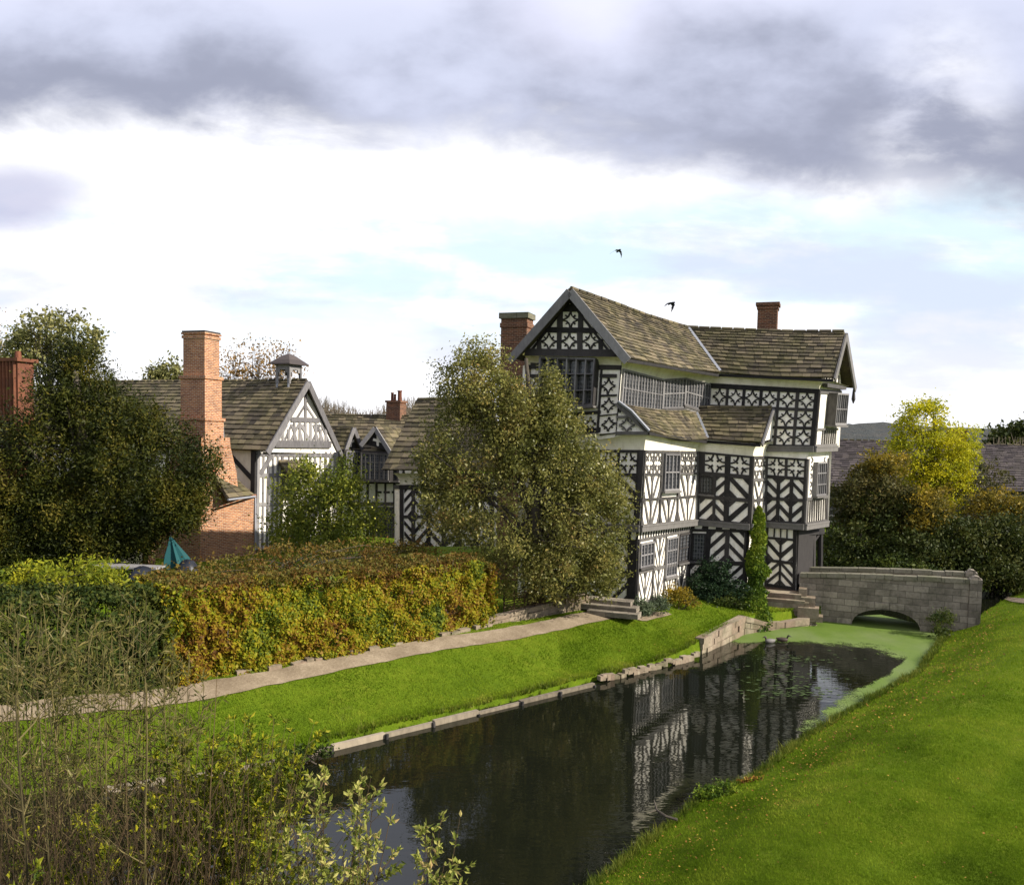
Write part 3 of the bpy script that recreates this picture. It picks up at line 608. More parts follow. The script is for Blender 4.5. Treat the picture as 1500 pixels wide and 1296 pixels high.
    rp(771, 650, 778, 535, .06); rp(903, 638, 910, 535, .06); rp(878, 634, 881.5, 535, .05); rp(778, 540, 910, 535, .05)
    for y0, y1 in ((548, 553.5), (577.5, 581.5), (605.5, 609.5), (633, 638)): rp(880, y1, 904, y0); rp(777, y1, 794, y0, .046)
    rp(777, 609.5, 881, 605.5); rp(777, 638, 881, 633)
    for y0, y1 in ((553.5, 577.5), (581.5, 605.5), (609.5, 633)): A1.star(*a(881.5, y1, 903, y0)); A1.star(*a(778, y1, 794, y0))
    for i in range(4): A1.star(*a(796 + i * 20.5, 633, 814 + i * 20.5, 609.5)); rp(814 + i * 20.5, 633, 816.5 + i * 20.5, 609)
    A1.frame(H)
    A1.window(H, *a(794, 600, 879, 526), 6, 3, .42, mat='grey', mull=.045)
    mb = MB(); u0, v0, u1, v1 = a(795, 599, 878, 527)
    mb.prism([A1.pt(u0, v0, 0.0), A1.pt(u1, v0, 0.0), A1.pt(u1, v0 + .03, 0), A1.pt(u0, v0 + .03, 0)], A1.n * .41); mb.prism([A1.pt(u1 + .002, v0, 0), A1.pt(u1 + .012, v0, 0), A1.pt(u1 + .012, v1, 0), A1.pt(u1 + .002, v1, 0)], A1.n * .43)
    mb.prism([A1.pt(u0, v1 - .03, 0.0), A1.pt(u1, v1 - .03, 0.0), A1.pt(u1, v1, 0), A1.pt(u0, v1, 0)], A1.n * .40); mb.build('window_box', MT['timber'], H)
    # gable triangle
    G1 = Facade((768, 521, 34.1), (903, 523, 32.55), (903, 436, 32.55), (768, 434, 34.1)); mb = MB(); tri = [G1.pt(0, 0), G1.pt(1, 0), G1.pt(.5, 1.0)]
    mb.prism([p - G1.n * .2 for p in tri], G1.n * .2); mb.build('wall', MT['plaster'], H)
    g = G1.pv
    def gp(l, b, rr, t, d=.045): G1.rect(*g(l, b, rr, t), d)
    gp(769, 521, 902, 512.5, .10); gp(794, 487, 878, 480)
    for x0, x1 in ((787.5, 794), (817.5, 824), (847.5, 855), (878, 884)): gp(x0, 513, x1, 487 if 794 < x0 < 878 else (497 if x0 < 800 else 497), .05)
    for x0, x1 in ((794, 817.5), (824, 847.5), (855, 878)): G1.star(*g(x0, 512.5, x1, 488))
    gp(818, 480, 826, 456, .05); gp(849, 480, 856, 456, .05); G1.star(*g(826, 480, 849, 457)); gp(818, 456.5, 855, 452)
    gp(826, 452, 846, 446, .05); G1.bar(g(775, 519, 0, 0)[:2], g(836, 440, 0, 0)[:2], .09, .06); G1.bar(g(896, 519, 0, 0)[:2], g(836, 440, 0, 0)[:2], .09, .061); G1.frame(H)
    # long gallery windows
    N1t, N1b = (971, 554, 35.5), (966, 640, 35.5); O1t, O1b = (1003, 552, 37.1), (998, 640, 37.1)
    Bs = []
    for i, (qb, rb, rt, qt, nc) in enumerate(((K1b, N1b, N1t, K1t, 14), (N1b, O1b, O1t, N1t, 7), (O1b, M1b, M1t, O1t, 9))):
        F = Facade(qb, rb, rt, qt); F.wall(H); Bs.append(F)
        v0 = F.uv((qb[0] + rb[0]) / 2, 598)[1]; F.window(H, .0 if i else .03, v0, 1, .985, nc, 2, .09, mat='grey', mull=.05)
        F.rect(0, v0 - .09, 1, v0 - .03, .12); F.frame(H, 'midt')
    B1 = Bs[0]
    E1 = Facade(M1b, R1b, R1t, M1t); E1.wall(H); e = E1.pv
    def ep(l, b, rr, t, d=.045): E1.rect(*e(l, b, rr, t), d)
    E1.rect(0, .92, 1, 1.0, .06); E1.rect(.965, 0, 1, 1, .06); E1.rect(0, 0, 1, .05, .06)
    xs_ = [1041.5, 1065.5, 1090.5, 1115.5, 1141, 1168, 1194.5]; vv = [(.05, .31), (.36, .62), (.67, .92)]
    for k in range(6):
        for (lo, hi) in vv:
            u0 = E1.uv(xs_[k] + 2, 600)[0]; u1 = E1.uv(xs_[k + 1] - 2, 600)[0]; E1.star(u0, lo, u1, hi)
        if k: c = E1.uv(xs_[k], 600)[0]; E1.rect(c - .013, .05, c + .013, .93, .05)
    for lo, hi in ((.31, .36), (.62, .67)): E1.rect(0, lo, 1, hi)
    E1.frame(H)
    S1t, S1b = (1231, 572, 39.0), (1224, 655, 39.0)
    F1 = Facade(R1b, S1b, S1t, R1t); F1.wall(H)
    F1.rect(0, .92, 1, 1, .05); F1.rect(0, 0, 1, .06, .06); F1.rect(0, .30, 1, .34, .06); F1.rect(0, 0, .05, 1, .05)
    for k in range(7): F1.rect(.30 + k * .1, .06, .33 + k * .1, .30, .05)
    F1.frame(H, 'midt'); F1.window(H, .42, .40, .98, .95, 6, 2, .42, mat='grey')
    mb = MB(); mb.prism([F1.pt(.42, .40, 0), F1.pt(.98, .40, 0), F1.pt(.98, .44, 0), F1.pt(.42, .44, 0)], F1.n * .4); mb.prism([F1.pt(.40, .40, 0), F1.pt(.418, .40, 0), F1.pt(.418, .95, 0), F1.pt(.40, .95, 0)], F1.n * .43); mb.build('window_box', MT['midt'], H)
    # jetty beams and sills
    for p, q_ in ((A2.w[0], A2.w[1]), (B2.w[0], B2.w[1]), (C2.w[0], C2.w[1]), (DD.w[0], DD.w[1]), (E2.w[0], E2.w[1]), (F2.w[0], F2.w[1]), (E1.w[0], E1.w[1]), (F1.w[0], F1.w[1])):
        n = (q_ - p).cross(UP).normalized(); mb = MB(); mb.beam(p - UP * .085 - n * .1, q_ - UP * .085 - n * .1, .19, .22, n, .9); mb.beam(p + UP * .045 - n * .05, q_ + UP * .045 - n * .05, .072, .19, n, .9); mb.build('jetty_beam', MT['midt'], H)
    # soffits so that no storey is open below
    for pts in ((K2b, C2b, (1000, 764, 40), (760, 770, 38)), (C2b, D2b, E2b, (1060, 765, 39)), (E2b, R2b, S2b, (1150, 768, 41)), ((1100, 655, 38.2), R1b, S1b, (1150, 655, 41))):
        w = [P(*p) for p in pts]; mb = MB(); mb.prism([p - UP * .02 for p in w], UP * .06); mb.build('soffit', MT['midt'], H)
    # coves
    cove(H, A1.w[3], A1.w[2], P(768, 521, 33.7), P(912, 523, 32.0))
    tl = [PO(919, 523, B1, .5), PO(972, 533, B1, .5), PO(1006, 539, B1, .45), P(1050, 546, 38.05)]; bl = [P(*K1t), P(*N1t), P(*O1t), P(*M1t)]
    for i in range(3): cove(H, bl[i], bl[i + 1], tl[i], tl[i + 1])
    cove(H, P(*M1t), P(*R1t), P(1050, 546, 38.05), P(1213, 555, 35.75)); cove(H, P(*R1t), P(*S1t), P(1213, 555, 35.75), P(1243, 566, 39.0))
    cove(H, A2.w[3], A2.w[2], P(758, 637, 33.7), P(950, 634, 32.05)); cove(H, P(*K2t), P(*C2t), P(950, 634, 32.05), P(1034, 643.5, 36.7))
    cove(H, P(*C2t), P(*D2t), P(1034, 643.5, 36.7), P(1113, 650, 35.6)); cove(H, P(*D2t), P(*E2t), P(1113, 650, 35.6), P(1139, 645, 37.4))
    cove(H, P(*E2t), P(*R2t), P(1121, 653, 37.0), P(1192, 657, 36.25), 'plaster'); cove(H, P(*R2t), P(*S2t), P(1192, 657, 36.25), P(1224, 656, 39.0), 'plaster')
    cove(H, A3.w[3], A3.w[2], P(758, 774, 34.1), P(*K2b), 'plaster', stripes=14); cove(H, P(*K3t), P(*C3t), P(*K2b), P(*C2b), 'plaster', stripes=22); cove(H, P(*C3t), P(*D3t), P(*C2b), P(*D2b), 'plaster', stripes=4)
    # skirt roof end in the gable plane
    mb = MB(); q3 = [P(900, 640, 32.49), P(949, 634, 32.2), P(908, 588, 32.49)]; mb.prism([p - A1.n * .12 for p in q3], A1.n * .12); mb.build('wall', MT['plaster'], H)
    SK = Facade((902, 634, 32.45), (950, 634, 32.15), (950, 588, 32.15), (902, 588, 32.45))
    SK.star(*SK.pv(907, 634, 930, 611)); SK.bar(SK.pv(904, 590, 0, 0)[:2], SK.pv(951, 632, 0, 0)[:2], .22, .10); SK.rect(*SK.pv(903, 637, 952, 632), .12); SK.rect(*SK.pv(903, 612, 926, 609), .05); SK.frame(H, 'midt')
    # ---- roofs
    ap = PO(835.7, 421.6, A1, .6); rf = P(1007, 480, 40.2); ef = P(1055, 546, 38.0); en = PO(920, 524, A1, .6)
    roof(H, ap, rf, ef, en, 19, .36, sag=.06)
    ln = PO(747, 524, A1, .6); roof(H, rf, ap, ln, ln + (rf - ap), 14, .5, ridge=False)
    rr_ = P(1237.5, 486.5, 37.0); er = P(1220.5, 553, 35.4)
    roof(H, rf + Vector((0, 0, .02)), rr_, er, ef, 13, .36, sag=.05)
    fr = P(1251, 567, 39.3); roof(H, rr_, rf, fr + (rf - rr_), fr, 12, .5, ridge=False)
    v1, v2 = P(1017, 597.5, 37.9), P(1037, 643.5, 36.65); roof(H, P(908, 590, 32.35), v1, v2, P(951.5, 631, 32.0), 9, .34, ridge=False, sag=.16)
    b1, b2 = P(1131, 597, 36.8), P(1114, 648, 35.5); roof(H, v1, b1, b2, v2, 9, .34)
    b3 = P(1140.5, 641, 37.7); roof(H, b1, v1, b3 + (v1 - b1) * .5, b3, 5, .4, ridge=False)
    # valley leads, and dark boards that stand in for the shadow under the eaves
    for pl, r_ in (([rf + UP * .05, ef + UP * .06], .09), ([v1 + UP * .04, v2 + UP * .04], .08), ([P(906, 588, 32.3), P(925, 602, 32.2), P(951, 631, 31.95)], .06)): mb = MB(); mb.tube(pl, r_, 5); mb.build('lead_flashing', MT['lead'], H)
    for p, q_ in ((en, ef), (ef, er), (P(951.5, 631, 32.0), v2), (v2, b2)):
        mb = MB(); mb.beam(p - UP * .10, q_ - UP * .12, .12, .06, (q_ - p).cross(UP).normalized() * -1, .1); mb.build('eave_shadow_board', MT['timber'], H)
    for p, q_ in ((ap, en), (ap, ln)): board(H, p - UP * .16 + A1.n * .02, q_ - UP * .13 + A1.n * .02, .33, .07, A1.n)
    gn = F1.n
    mb = MB(); tri = [PO(1205, 567, F1, .0), PO(1233, 571, F1, 0), PO(1225, 497, F1, 0)]; mb.prism([p - gn * .15 for p in tri], gn * .15); mb.build('wall', MT['plaster'], H)
    GF = Facade((1205, 567, 36.3), (1233, 571, 39), (1233, 500, 39), (1205, 496, 36.3)); GF.mb = MB(); 
    for k in range(5): GF.rect(.16 + k * .16, 0, .19 + k * .16, .28 + .3 * (1 - abs(k - 2) / 2), .04)
    GF.rect(0, 0, 1, .07, .2); GF.rect(.2, .34, .8, .40, .05); GF.frame(H, 'midt')
    for p, q_ in ((rr_, er), (rr_, fr)): board(H, p - UP * .14 + gn * .04, q_ - UP * .12 + gn * .04, .28, .07, gn, 'midt' if q_ is er else 'grey')
    for p, q_ in ((b1, b2), (b1, b3)): board(H, p - UP * .10 + gn * .04, q_ - UP * .1 + gn * .04, .2, .06, gn)
    mb = MB(); mb.prism([b1 - UP * .1, b2 + gn * -.1, b3 + gn * -.1], gn * .03); mb.build('wall', MT['plaster'], H)
    mb = MB(); mb.tube([fr - UP * .05, fr - UP * .55], [.04, .09], 6); mb.tube([fr - UP * .55, fr - UP * .75], [.09, .02], 6); mb.build('pendant', MT['timber'], H)
    # hidden sides so that the house is closed
    z0 = .6; la, lb = A1.w[3], A1.w[3] + D1 * 9.5; ra, rb = P(*S2b), P(*S2b) + D1 * .3; sb, st = P(*S1b), P(*S1t)
    for p, q_, zb, zt in ((la, lb, z0, la.z), (lb, P(*E2t) + D1 * 2.6, z0, P(*E2b).z), (lb, rb, P(*E2b).z, la.z), (rb, st + D1 * .3, sb.z, st.z)):
        n = (q_ - p).cross(UP).normalized(); mb = MB(); mb.prism([up_(p, zb), up_(q_, zb), up_(q_, zt), up_(p, zt)], n * -.2); mb.build('wall', MT['plaster'], H)
    # chimneys
    c = P(757, 500, 38.0); zt = P(757, 466, 38).z; mb = MB(); mb.box((c.x, c.y, (zt + 1) / 2), .60, .42, (zt - 1) / 2, D2); mb.box((c.x, c.y, zt - .35), .64, .46, .10, D2); ch = mb.build('chimney', MT['dbrick'], H)
    mb = MB(); mb.box((c.x, c.y, zt + .06), .68, .5, .12, D2); mb.build('chimney_cap', MT['cope'], ch)
    c = P(1124.5, 470, 39.6); zt = P(1124, 446, 39.6).z; mb = MB(); mb.box((c.x, c.y, zt - 1.5), .43, .40, 1.5, D2); ch = mb.build('chimney', MT['dbrick'], H)
    mb = MB(); mb.box((c.x, c.y, zt - .03), .52, .48, .07, D2); mb.box((c.x, c.y, zt - .2), .47, .44, .05, D2); mb.build('chimney_cap', MT['dbrick'], ch)
    return A3, B3, C3, E3, F3
HOUSE = manor()
# ------------------------------------------------------------ bridge, retaining walls, steps
def bridge():
    a = P(1172, 838, 36.6); b = P(1424, 846.5, 34.0); d = Vector((b.x - a.x, b.y - a.y, 0)); L_ = d.length; d.normalize(); n = Vector((d.y, -d.x, 0)); 
    if n.y > 0: n = -n
    base = Vector(((a.x + b.x) / 2, (a.y + b.y) / 2, 0)); H = thing('stone_bridge', 'low grey stone bridge with one arch crossing the moat to the house', 'bridge', base)
    def hx(px): v = ray(px, 850); t = (a - CAM).dot(n) / v.dot(n); p = CAM + v * t; return (p - a).dot(d)
    def hz(px, py): v = ray(px, py); t = (a - CAM).dot(n) / v.dot(n); return (CAM + v * t).z
    x0, x1, zc = hx(1250), hx(1352), hz(1299, 893); xm = (x0 + x1) / 2; hw = (x1 - x0) / 2; zs = -.1
    def top(x): return a.z - .22 + (b.z - a.z) * x / L_ + .05 * math.sin(math.pi * x / L_)
    def arch(x): k = abs(x - xm) / hw; return -1.2 if k >= 1 else zs + (zc - zs) * math.sqrt(max(0, 1 - k * k)) ** .8
    xs_ = sorted(set([i * L_ / 24 for i in range(25)] + [xm + hw * math.sin(math.pi / 2 * i / 12) for i in range(-12, 13)]))
    mb = MB(); wd = 2.3
    def q(x, z, o): p = a + d * x - n * o; return Vector((p.x, p.y, z))
    for x, y in zip(xs_, xs_[1:]):
        za, zb = arch(x), arch(y)
        if za < -1: zb_ = -1.2
        for o, w in ((0, .38), (wd - .38, .38)):      # two parapet faces reaching the arch
            ax_, bx_ = (za if abs(x - xm) < hw - 1e-6 else zs), (zb if abs(y - xm) < hw - 1e-6 else zs)
            if (x + y) / 2 < x0 or (x + y) / 2 > x1: ax_ = bx_ = -1.2
            mb.hexa([q(x, ax_, o), q(y, bx_, o), q(y, bx_, o + w), q(x, ax_, o + w)], [q(x, top(x), o), q(y, top(y), o), q(y, top(y), o + w), q(x, top(x), o + w)], .5)
        if x0 <= (x + y) / 2 <= x1:
            ax_, bx_ = (za if abs(x - xm) < hw - 1e-6 else zs), (zb if abs(y - xm) < hw - 1e-6 else zs)
            mb.hexa([q(x, ax_ + .0, .381), q(y, bx_ + .0, .381), q(y, bx_ + .0, wd - .381), q(x, ax_, wd - .381)], [q(x, 1.5, .381), q(y, 1.5, .381), q(y, 1.5, wd - .381), q(x, 1.5, wd - .381)], .5)
        else: mb.hexa([q(x, -1.2, .381), q(y, -1.2, .381), q(y, -1.2, wd - .381), q(x, -1.2, wd - .381)], [q(x, 1.5, .381), q(y, 1.5, .381), q(y, 1.5, wd - .381), q(x, 1.5, wd - .381)], .5)
    mb.build('wall', MT['stone'], H)
    mb = MB(); k = 15
    for i in range(k):      # voussoirs
        t0, t1 = math.pi * (i + .04) / k, math.pi * (i + .96) / k
        def pa(t, g): x = xm - hw * g * math.cos(t); return x, zs + (zc - zs) * (math.sin(t) ** .8 if g == 1 else math.sin(t) ** .8 + .32)
        pts = [pa(t0, 1), pa(t1, 1), pa(t1, 1.06), pa(t0, 1.06)]; mb.prism([q(x, z, .02) for x, z in pts], n * .05)
    mb.build('arch_ring', MT['stone'], H)
    for o in (-.05, wd - .43):
        mb = MB(); x = 0
        while x < L_ + .1:
            w = random.uniform(.5, .95); y = min(x + w, L_ + .12); j = random.uniform(-.015, .015)
            mb.hexa([q(x + .008, top(min(x, L_)) + j, o), q(y - .008, top(min(y, L_)) + j, o), q(y - .008, top(min(y, L_)) + j, o + .48), q(x + .008, top(min(x, L_)) + j, o + .48)],
                    [q(x + .008, top(min(x, L_)) + .17 + j, o + .03), q(y - .008, top(min(y, L_)) + .17 + j, o + .03), q(y - .008, top(min(y, L_)) + .17 + j, o + .45), q(x + .008, top(min(x, L_)) + .17 + j, o + .45)]); x = y
        mb.build('coping', MT['cope'], H)
        mb = MB(); p = q(L_ + .15, 0, o + .24); mb.box((p.x, p.y, .9), .22, .28, (b.z - .9) - .04, d); mb.tube([q(L_ + .15, b.z - .10, o + .02), q(L_ + .15, b.z - .10, o + .46)], .19, 10); mb.build('end_pier', MT['stone'], H)
    return a, d, n
BR_A, BR_D, BR_N = bridge()
def stone_wall(pts_top, z_bot, th, mat, name, label, base, cope=None, inward=None):
    H = thing(name, label, 'wall', base); mb = MB(); mc = MB()
    for p, q_ in zip(pts_top, pts_top[1:]):
        d = (q_ - p); n = Vector((d.y, -d.x, 0)).normalized() * (inward or 1)
        x = 0; L_ = Vector((d.x, d.y, 0)).length
        zt = lambda s: p.z + d.z * s / L_
        z = z_bot; r = 0
        nr = max(2, int(round((max(p.z, q_.z) - z_bot) / .26)))
        for r in range(nr):
            x = -random.uniform(0, .3)
            while x < L_:
                w = random.uniform(.25, .6); a_, b_ = max(x, 0), min(x + w, L_); x += w
                if b_ - a_ < .03: continue
                za0, za1 = [z_bot + (zt(s) - z_bot) * r / nr for s in (a_, b_)]; zb0, zb1 = [z_bot + (zt(s) - z_bot) * (r + 1) / nr for s in (a_, b_)]
                o = random.uniform(-.035, .03); g = .008
                A_, B_ = p + d * (a_ / L_), p + d * (b_ / L_)
                f = lambda P_, z_, k: Vector((P_.x, P_.y, z_)) + n * k
                mb.hexa([f(A_, za0 + g, o), f(B_, za1 + g, o), f(B_, za1 + g, -th), f(A_, za0 + g, -th)], [f(A_, zb0 - g, o), f(B_, zb1 - g, o), f(B_, zb1 - g, -th), f(A_, zb0 - g, -th)])
    mb.build('stonework', MT[mat], H); return H
w0, w1, w2 = G(1030, 958, 0), G(1092, 929, 0), G(1124, 924, 0)
def up(p, z): return Vector((p.x, p.y, z))
stone_wall([up(w0, .58), up(w1, .74)], -.5, .32, 'rstone', 'retaining_wall', 'pale red sandstone retaining wall holding up the lawn corner above the moat', w0)
stone_wall([up(w1, .74), up(w2, .36), up(G(1150, 920), .26), up(G(1196, 916), .38)], -.5, .3, 'rstone', 'retaining_wall', 'rough mossy stone wall at the water below the gatehouse, right of the ivy', w2)
def steps():
    c = P(1180, 905, 36.2); H = thing('stone_steps', 'worn stone blocks stepping down to the water beside the bridge foot', 'steps', up(c, 0)); mb = MB()
    for px, py, D, hw, hd, hz in ((1147, 871, 36.3, .75, .4, .12), (1150, 884, 35.9, .8, .3, .22), (1172, 890, 35.8, .35, .35, .3), (1184, 880, 35.8, .28, .3, .18), (1184, 896, 35.5, .42, .32, .22), (1176, 868, 36.1, .16, .25, .2), (1196, 905, 35.4, .25, .3, .12)):
        p = P(px, py, D); mb.box(p, hw, hd, hz, D2); 
    o = mb.build('block', MT['rstone'], H)
steps()
def edging():
    pts = [G(150, 1148, .2), G(400, 1108, .2), G(700, 1036, .2), G(870, 995, .2)]
    H = thing('timber_edging', 'weathered timber edging board along the far waterline, held by dark pegs', 'edging', up(G(640, 1052), 0))
    for p, q_ in zip(pts, pts[1:]):
        L_ = (q_ - p).length; k = max(1, int(round(L_ / 1.5))); n = Vector(((q_ - p).y, -(q_ - p).x, 0)).normalized()
        for i in range(k):
            a_, b_ = p.lerp(q_, (i + .01) / k), p.lerp(q_, (i + .99) / k); mb = MB(); j = random.uniform(-.05, .03); mb.hexa([up(v, -.1) + n * o for v, o in ((a_, .04), (b_, .06), (b_, -.06), (a_, -.07))], [up(v, .12 + j) + n * o for v, o in ((a_, .04), (b_, .06), (b_, -.06), (a_, -.07))]); mb.build('board', MT['edge'], H)
            mb = MB(); c = b_ + n * .12; c = c + n * -.02; mb.tube([up(c, -.3), up(c + Vector((random.uniform(-.04, .04), 0, 0)), random.uniform(.04, .14))], .05, 6); mb.build('peg', MT['timber'], H)
    # broken stones further along
    mb = MB(); a_, b_ = G(880, 992, .15), G(1025, 958, .15)
    for k in range(34):
        p = a_.lerp(b_, k / 34 + random.uniform(-.01, .01)); mb.box(up(p, random.uniform(.02, .2)), random.uniform(.06, .16), random.uniform(.05, .1), random.uniform(.05, .1), (random.uniform(-.3, .3) + .8, .5, 0))
    mb.build('edging_stone', MT['rstone'], H)
edging()
def path_wall():
    a_, b_, c_ = GG(715, 916), GG(862, 893), GG(866, 878); pts = [up(a_, a_.z + .25), up(b_, b_.z + .62)]
    stone_wall(pts, min(a_.z, b_.z) - .3, .3, 'rstone', 'garden_wall', 'low curved stone wall at the path edge under the big holly', a_)
    H = thing('stone_steps', 'low dark stone steps at the corner of the timbered house by the path', 'steps', GG(895, 893)); mb = MB()
    g0 = GG(895, 893).z
    for i, (px, D, hw) in enumerate(((888, 31.9, 1.0), (894, 31.5, 1.05), (900, 31.1, .95))):
        p = P(px, 880, D); mb.box(up(p, g0 + .36 - i * .15), hw, .32, .09, D2)
    mb.build('step', MT['stone'], H)
    # hedge foot stones
    H = thing('garden_wall', 'line of low pale footing stones running beneath the yellow hedge', 'wall', GG(500, 960)); mb = MB()
    pp = [GG(x, y) for x, y in ((345, 988), (480, 964), (620, 937), (716, 917))]
    for p, q_ in zip(pp, pp[1:]):
        L_ = (q_ - p).length; s = 0
        while s < L_:
            w = random.uniform(.2, .5); c = p.lerp(q_, min(1, (s + w / 2) / L_)); mb.box(up(c, gz1(c.x, c.y) + .0), w / 2 - .02, random.uniform(.08, .14), random.uniform(.05, .13), (q_ - p) + Vector((0, random.uniform(-.4, .4), 0))) if random.random() < .6 else None; s += w
    mb.build('stone', MT['rstone'], H)
    # wattle hurdle
    H = thing('wattle_fence', 'low woven wattle hurdle behind the low stone wall under the holly', 'fence', GG(800, 892)); mb = MB()
    for r in range(7):
        pts = []
        for i in range(25): p = P(738 + i * 5, 893 - i * .9 - r * 3.4, 29.9 + i * .055) + NA * (.03 if (i + r) % 2 else -.03); pts.append(p)
        mb.tube(pts, .02, 4)
    for i in range(9): p = P(738 + i * 15, 897 - i * 2.6, 29.9 + i * .165); mb.tube([p - UP * .1, p + UP * .72], .025, 5)
    mb.build('woven_rods', MT['twig'], H)
path_wall()
# ------------------------------------------------------------ the west wings
def left_wing():
    base = P(372, 800, 41); H = thing('timber_gabled_wing', 'lower timber framed range with a sunlit gable, bell cupola and a tall orange brick chimney', 'house', up(base, 1.5))
    L0 = (372, 800, 41.0)
    G2 = Facade((374, 805, 41.0), (492, 800, 45.6), (495, 662, 45.6), (376, 660, 41.0)); G2.wall(H)
    g = G2.pv
    for x0, x1 in ((374, 379), (383, 385), (389, 391.5), (396, 398), (402, 404.5), (408, 411), (418, 420), (425, 428), (434, 436), (440, 443), (449, 451), (456, 459), (465, 467), (472, 475), (480, 482), (487, 493)):
        u0, u1 = G2.uv(x0, 720)[0], G2.uv(x1, 720)[0]; G2.rect(max(0, u0), 0, min(1, u1), 1, .05)
    for y0, y1 in ((664, 669), (693, 699), (735, 740)): G2.rect(0, G2.uv(430, y1)[1], 1, G2.uv(430, y0)[1], .045)
    G2.bar(G2.uv(380, 694), G2.uv(395, 668), .2, .06); G2.frame(H, 'grey')
    f = G2.window(H, *g(408, 720, 428, 686), 3, 2, .5, mat='midt')
    a_, b_, c_, d_ = G2.pt(.24, .84, 0), G2.pt(.50, .84, 0), G2.pt(.50, .77, .75), G2.pt(.24, .77, .75); roof(H, a_ + UP * .35, b_ + UP * .35, c_, d_, 3, .3, ridge=False)
    front = Facade((326, 805, 42.0), (374, 805, 41.0), (376, 658, 41.0), (328, 655, 42.0)); front.wall(H, 'cove'); front.rect(.88, 0, 1, 1, .1); front.bar((.05, .98), (.9, .70), .22, .06); front.frame(H)
    left = Facade((20, 805, 47.5), (326, 805, 42.0), (328, 655, 42.0), (20, 650, 47.5)); left.wall(H, 'plaster')
    for k in range(16): left.rect(k / 16, 0, k / 16 + .012, 1)
    left.frame(H)
    # gable triangle
    ap = P(451, 557, 43.1); nf = P(391, 660, 40.4); ff = P(500, 666, 46.1)
    T = Facade((388, 662, 41.1), (495, 664, 45.6), (495, 560, 45.6), (388, 558, 41.1)); mb = MB(); A_, B_, C_ = T.pt(.02, 0), T.pt(.98, 0), T.pt(T.uv(446, 571)[0], T.uv(446, 571)[1]); mb.prism([p - T.n * .15 for p in (A_, B_, C_)], T.n * .15); mb.build('wall', MT['plaster'], H)
    def line(x0, y0, x1, y1, w=.16, d=.05): T.bar(T.uv(x0, y0), T.uv(x1, y1), w, d)
    line(400, 650, 482, 651, .34, .12); line(423, 614, 465, 615, .24, .07); line(444, 574, 444, 612, .16)
    for x in (412, 420, 428, 436, 444, 452, 460, 467, 475): line(x, 648, x, 616 if 425 < x < 465 else 628, .15)
    for x0, x1 in ((405, 418), (414, 424), (423, 434), (432, 424), (440, 434), (448, 440), (452, 437), (455, 466), (464, 456), (480, 468), (471, 462)): line(x0, 646, x1, 622, .12, .04)
    line(432, 612, 443, 594, .12, .04); line(457, 612, 445, 594, .12, .04); T.frame(H, 'grey')
    for p, q_ in ((ap, nf), (ap, ff)): board(H, p - UP * .14, q_ - UP * .12, .3, .08, T.n)
    dz = Vector((-D2.x, -D2.y, 0)); far_t, far_b = ap + dz * 17 + Vector((0, 1.5, .0)), nf + dz * 17 + Vector((0, 1.5, .0))
    roof(H, far_t, ap, nf, far_b, 17, .42, sag=.0); roof(H, ap, far_t, far_t + (ff - ap), ff, 10, .7, ridge=False)
    # cupola
    cu = P(423, 552, 43.6); mb = MB(); s = .42
    for i in (-1, 1):
        for j in (-1, 1): mb.box(cu + D2 * i * s * .85 + D1 * j * s * .85 + UP * .12, .06, .06, .48, D2)
    for k, (o, ax_) in enumerate(((D1 * s * .85, D2), (-D1 * s * .85, D2), (D2 * s * .85, D1), (-D2 * s * .85, D1))): mb.box(cu + o + UP * .50, s * .8, .045, .16, ax_); mb.box(cu + o * 1.02 + ax_ * s * .6 + UP * .30, s * .2, .04, .10, ax_); mb.box(cu + o * 1.02 - ax_ * s * .6 + UP * .30, s * .2, .04, .10, ax_)
    cb = mb.build('cupola', MT['grey'], H); mb = MB(); lv = [(0.60, .64), (.66, .62), (.85, .42), (1.05, .22), (1.16, .05)]
    for (z0, r0), (z1, r1) in zip(lv, lv[1:]):
        q0 = [cu + D2 * i * r0 + D1 * j * r0 + UP * z0 for i, j in ((-1, -1), (1, -1), (1, 1), (-1, 1))]; q1 = [cu + D2 * i * r1 + D1 * j * r1 + UP * z1 for i, j in ((-1, -1), (1, -1), (1, 1), (-1, 1))]; mb.hexa(q0, q1)
    mb.build('cupola_roof', MT['slate'], cb); mb = MB(); mb.tube([cu + UP * .38, cu + UP * .30, cu + UP * .12, cu + UP * .06], [.04, .12, .17, .2], 8); mb.build('bell', MT['timber'], cb)
    for i in (-1, 1): mb = MB(); p = cu + D2 * i * s * .8 - D1 * s * .9; mb.beam(p - UP * .55, p - UP * .1, .12, .03, -D1); mb.build('lead_flashing', MT['lead'], cb)
    # tall chimney
    def zat(py): return P(297, py, 39.3).z
    cc = P(295, 600, 39.6)
    def corner(px_l, px_c, px_r, y): return None
    mb = MB(); hw, hd = .60, .50
    k = 1 / 31.5
    segs = [(40.5, 488, 553, .0), (46, 553, 614, .08), (50, 614, 655, .14)]
    for w, y0, y1, g_ in segs: mb.box((cc.x, cc.y, (zat(y0) + zat(y1)) / 2), hw + g_, hd + g_, (zat(y0) - zat(y1)) / 2, D2)
    for y, g_ in ((489, .07), (494, .05), (553, .14), (614, .2)): mb.box((cc.x, cc.y, zat(y)), hw + g_, hd + g_, .07 if y != 489 else .04, D2)
    # tapering shoulder and base
    def ring(y, l, r_, n_, f_): z = zat(y); return [Vector((cc.x, cc.y, 0)) + D2 * i + D1 * j + UP * z for i, j in ((-l, -n_), (r_, -n_), (r_, f_), (-l, f_))]
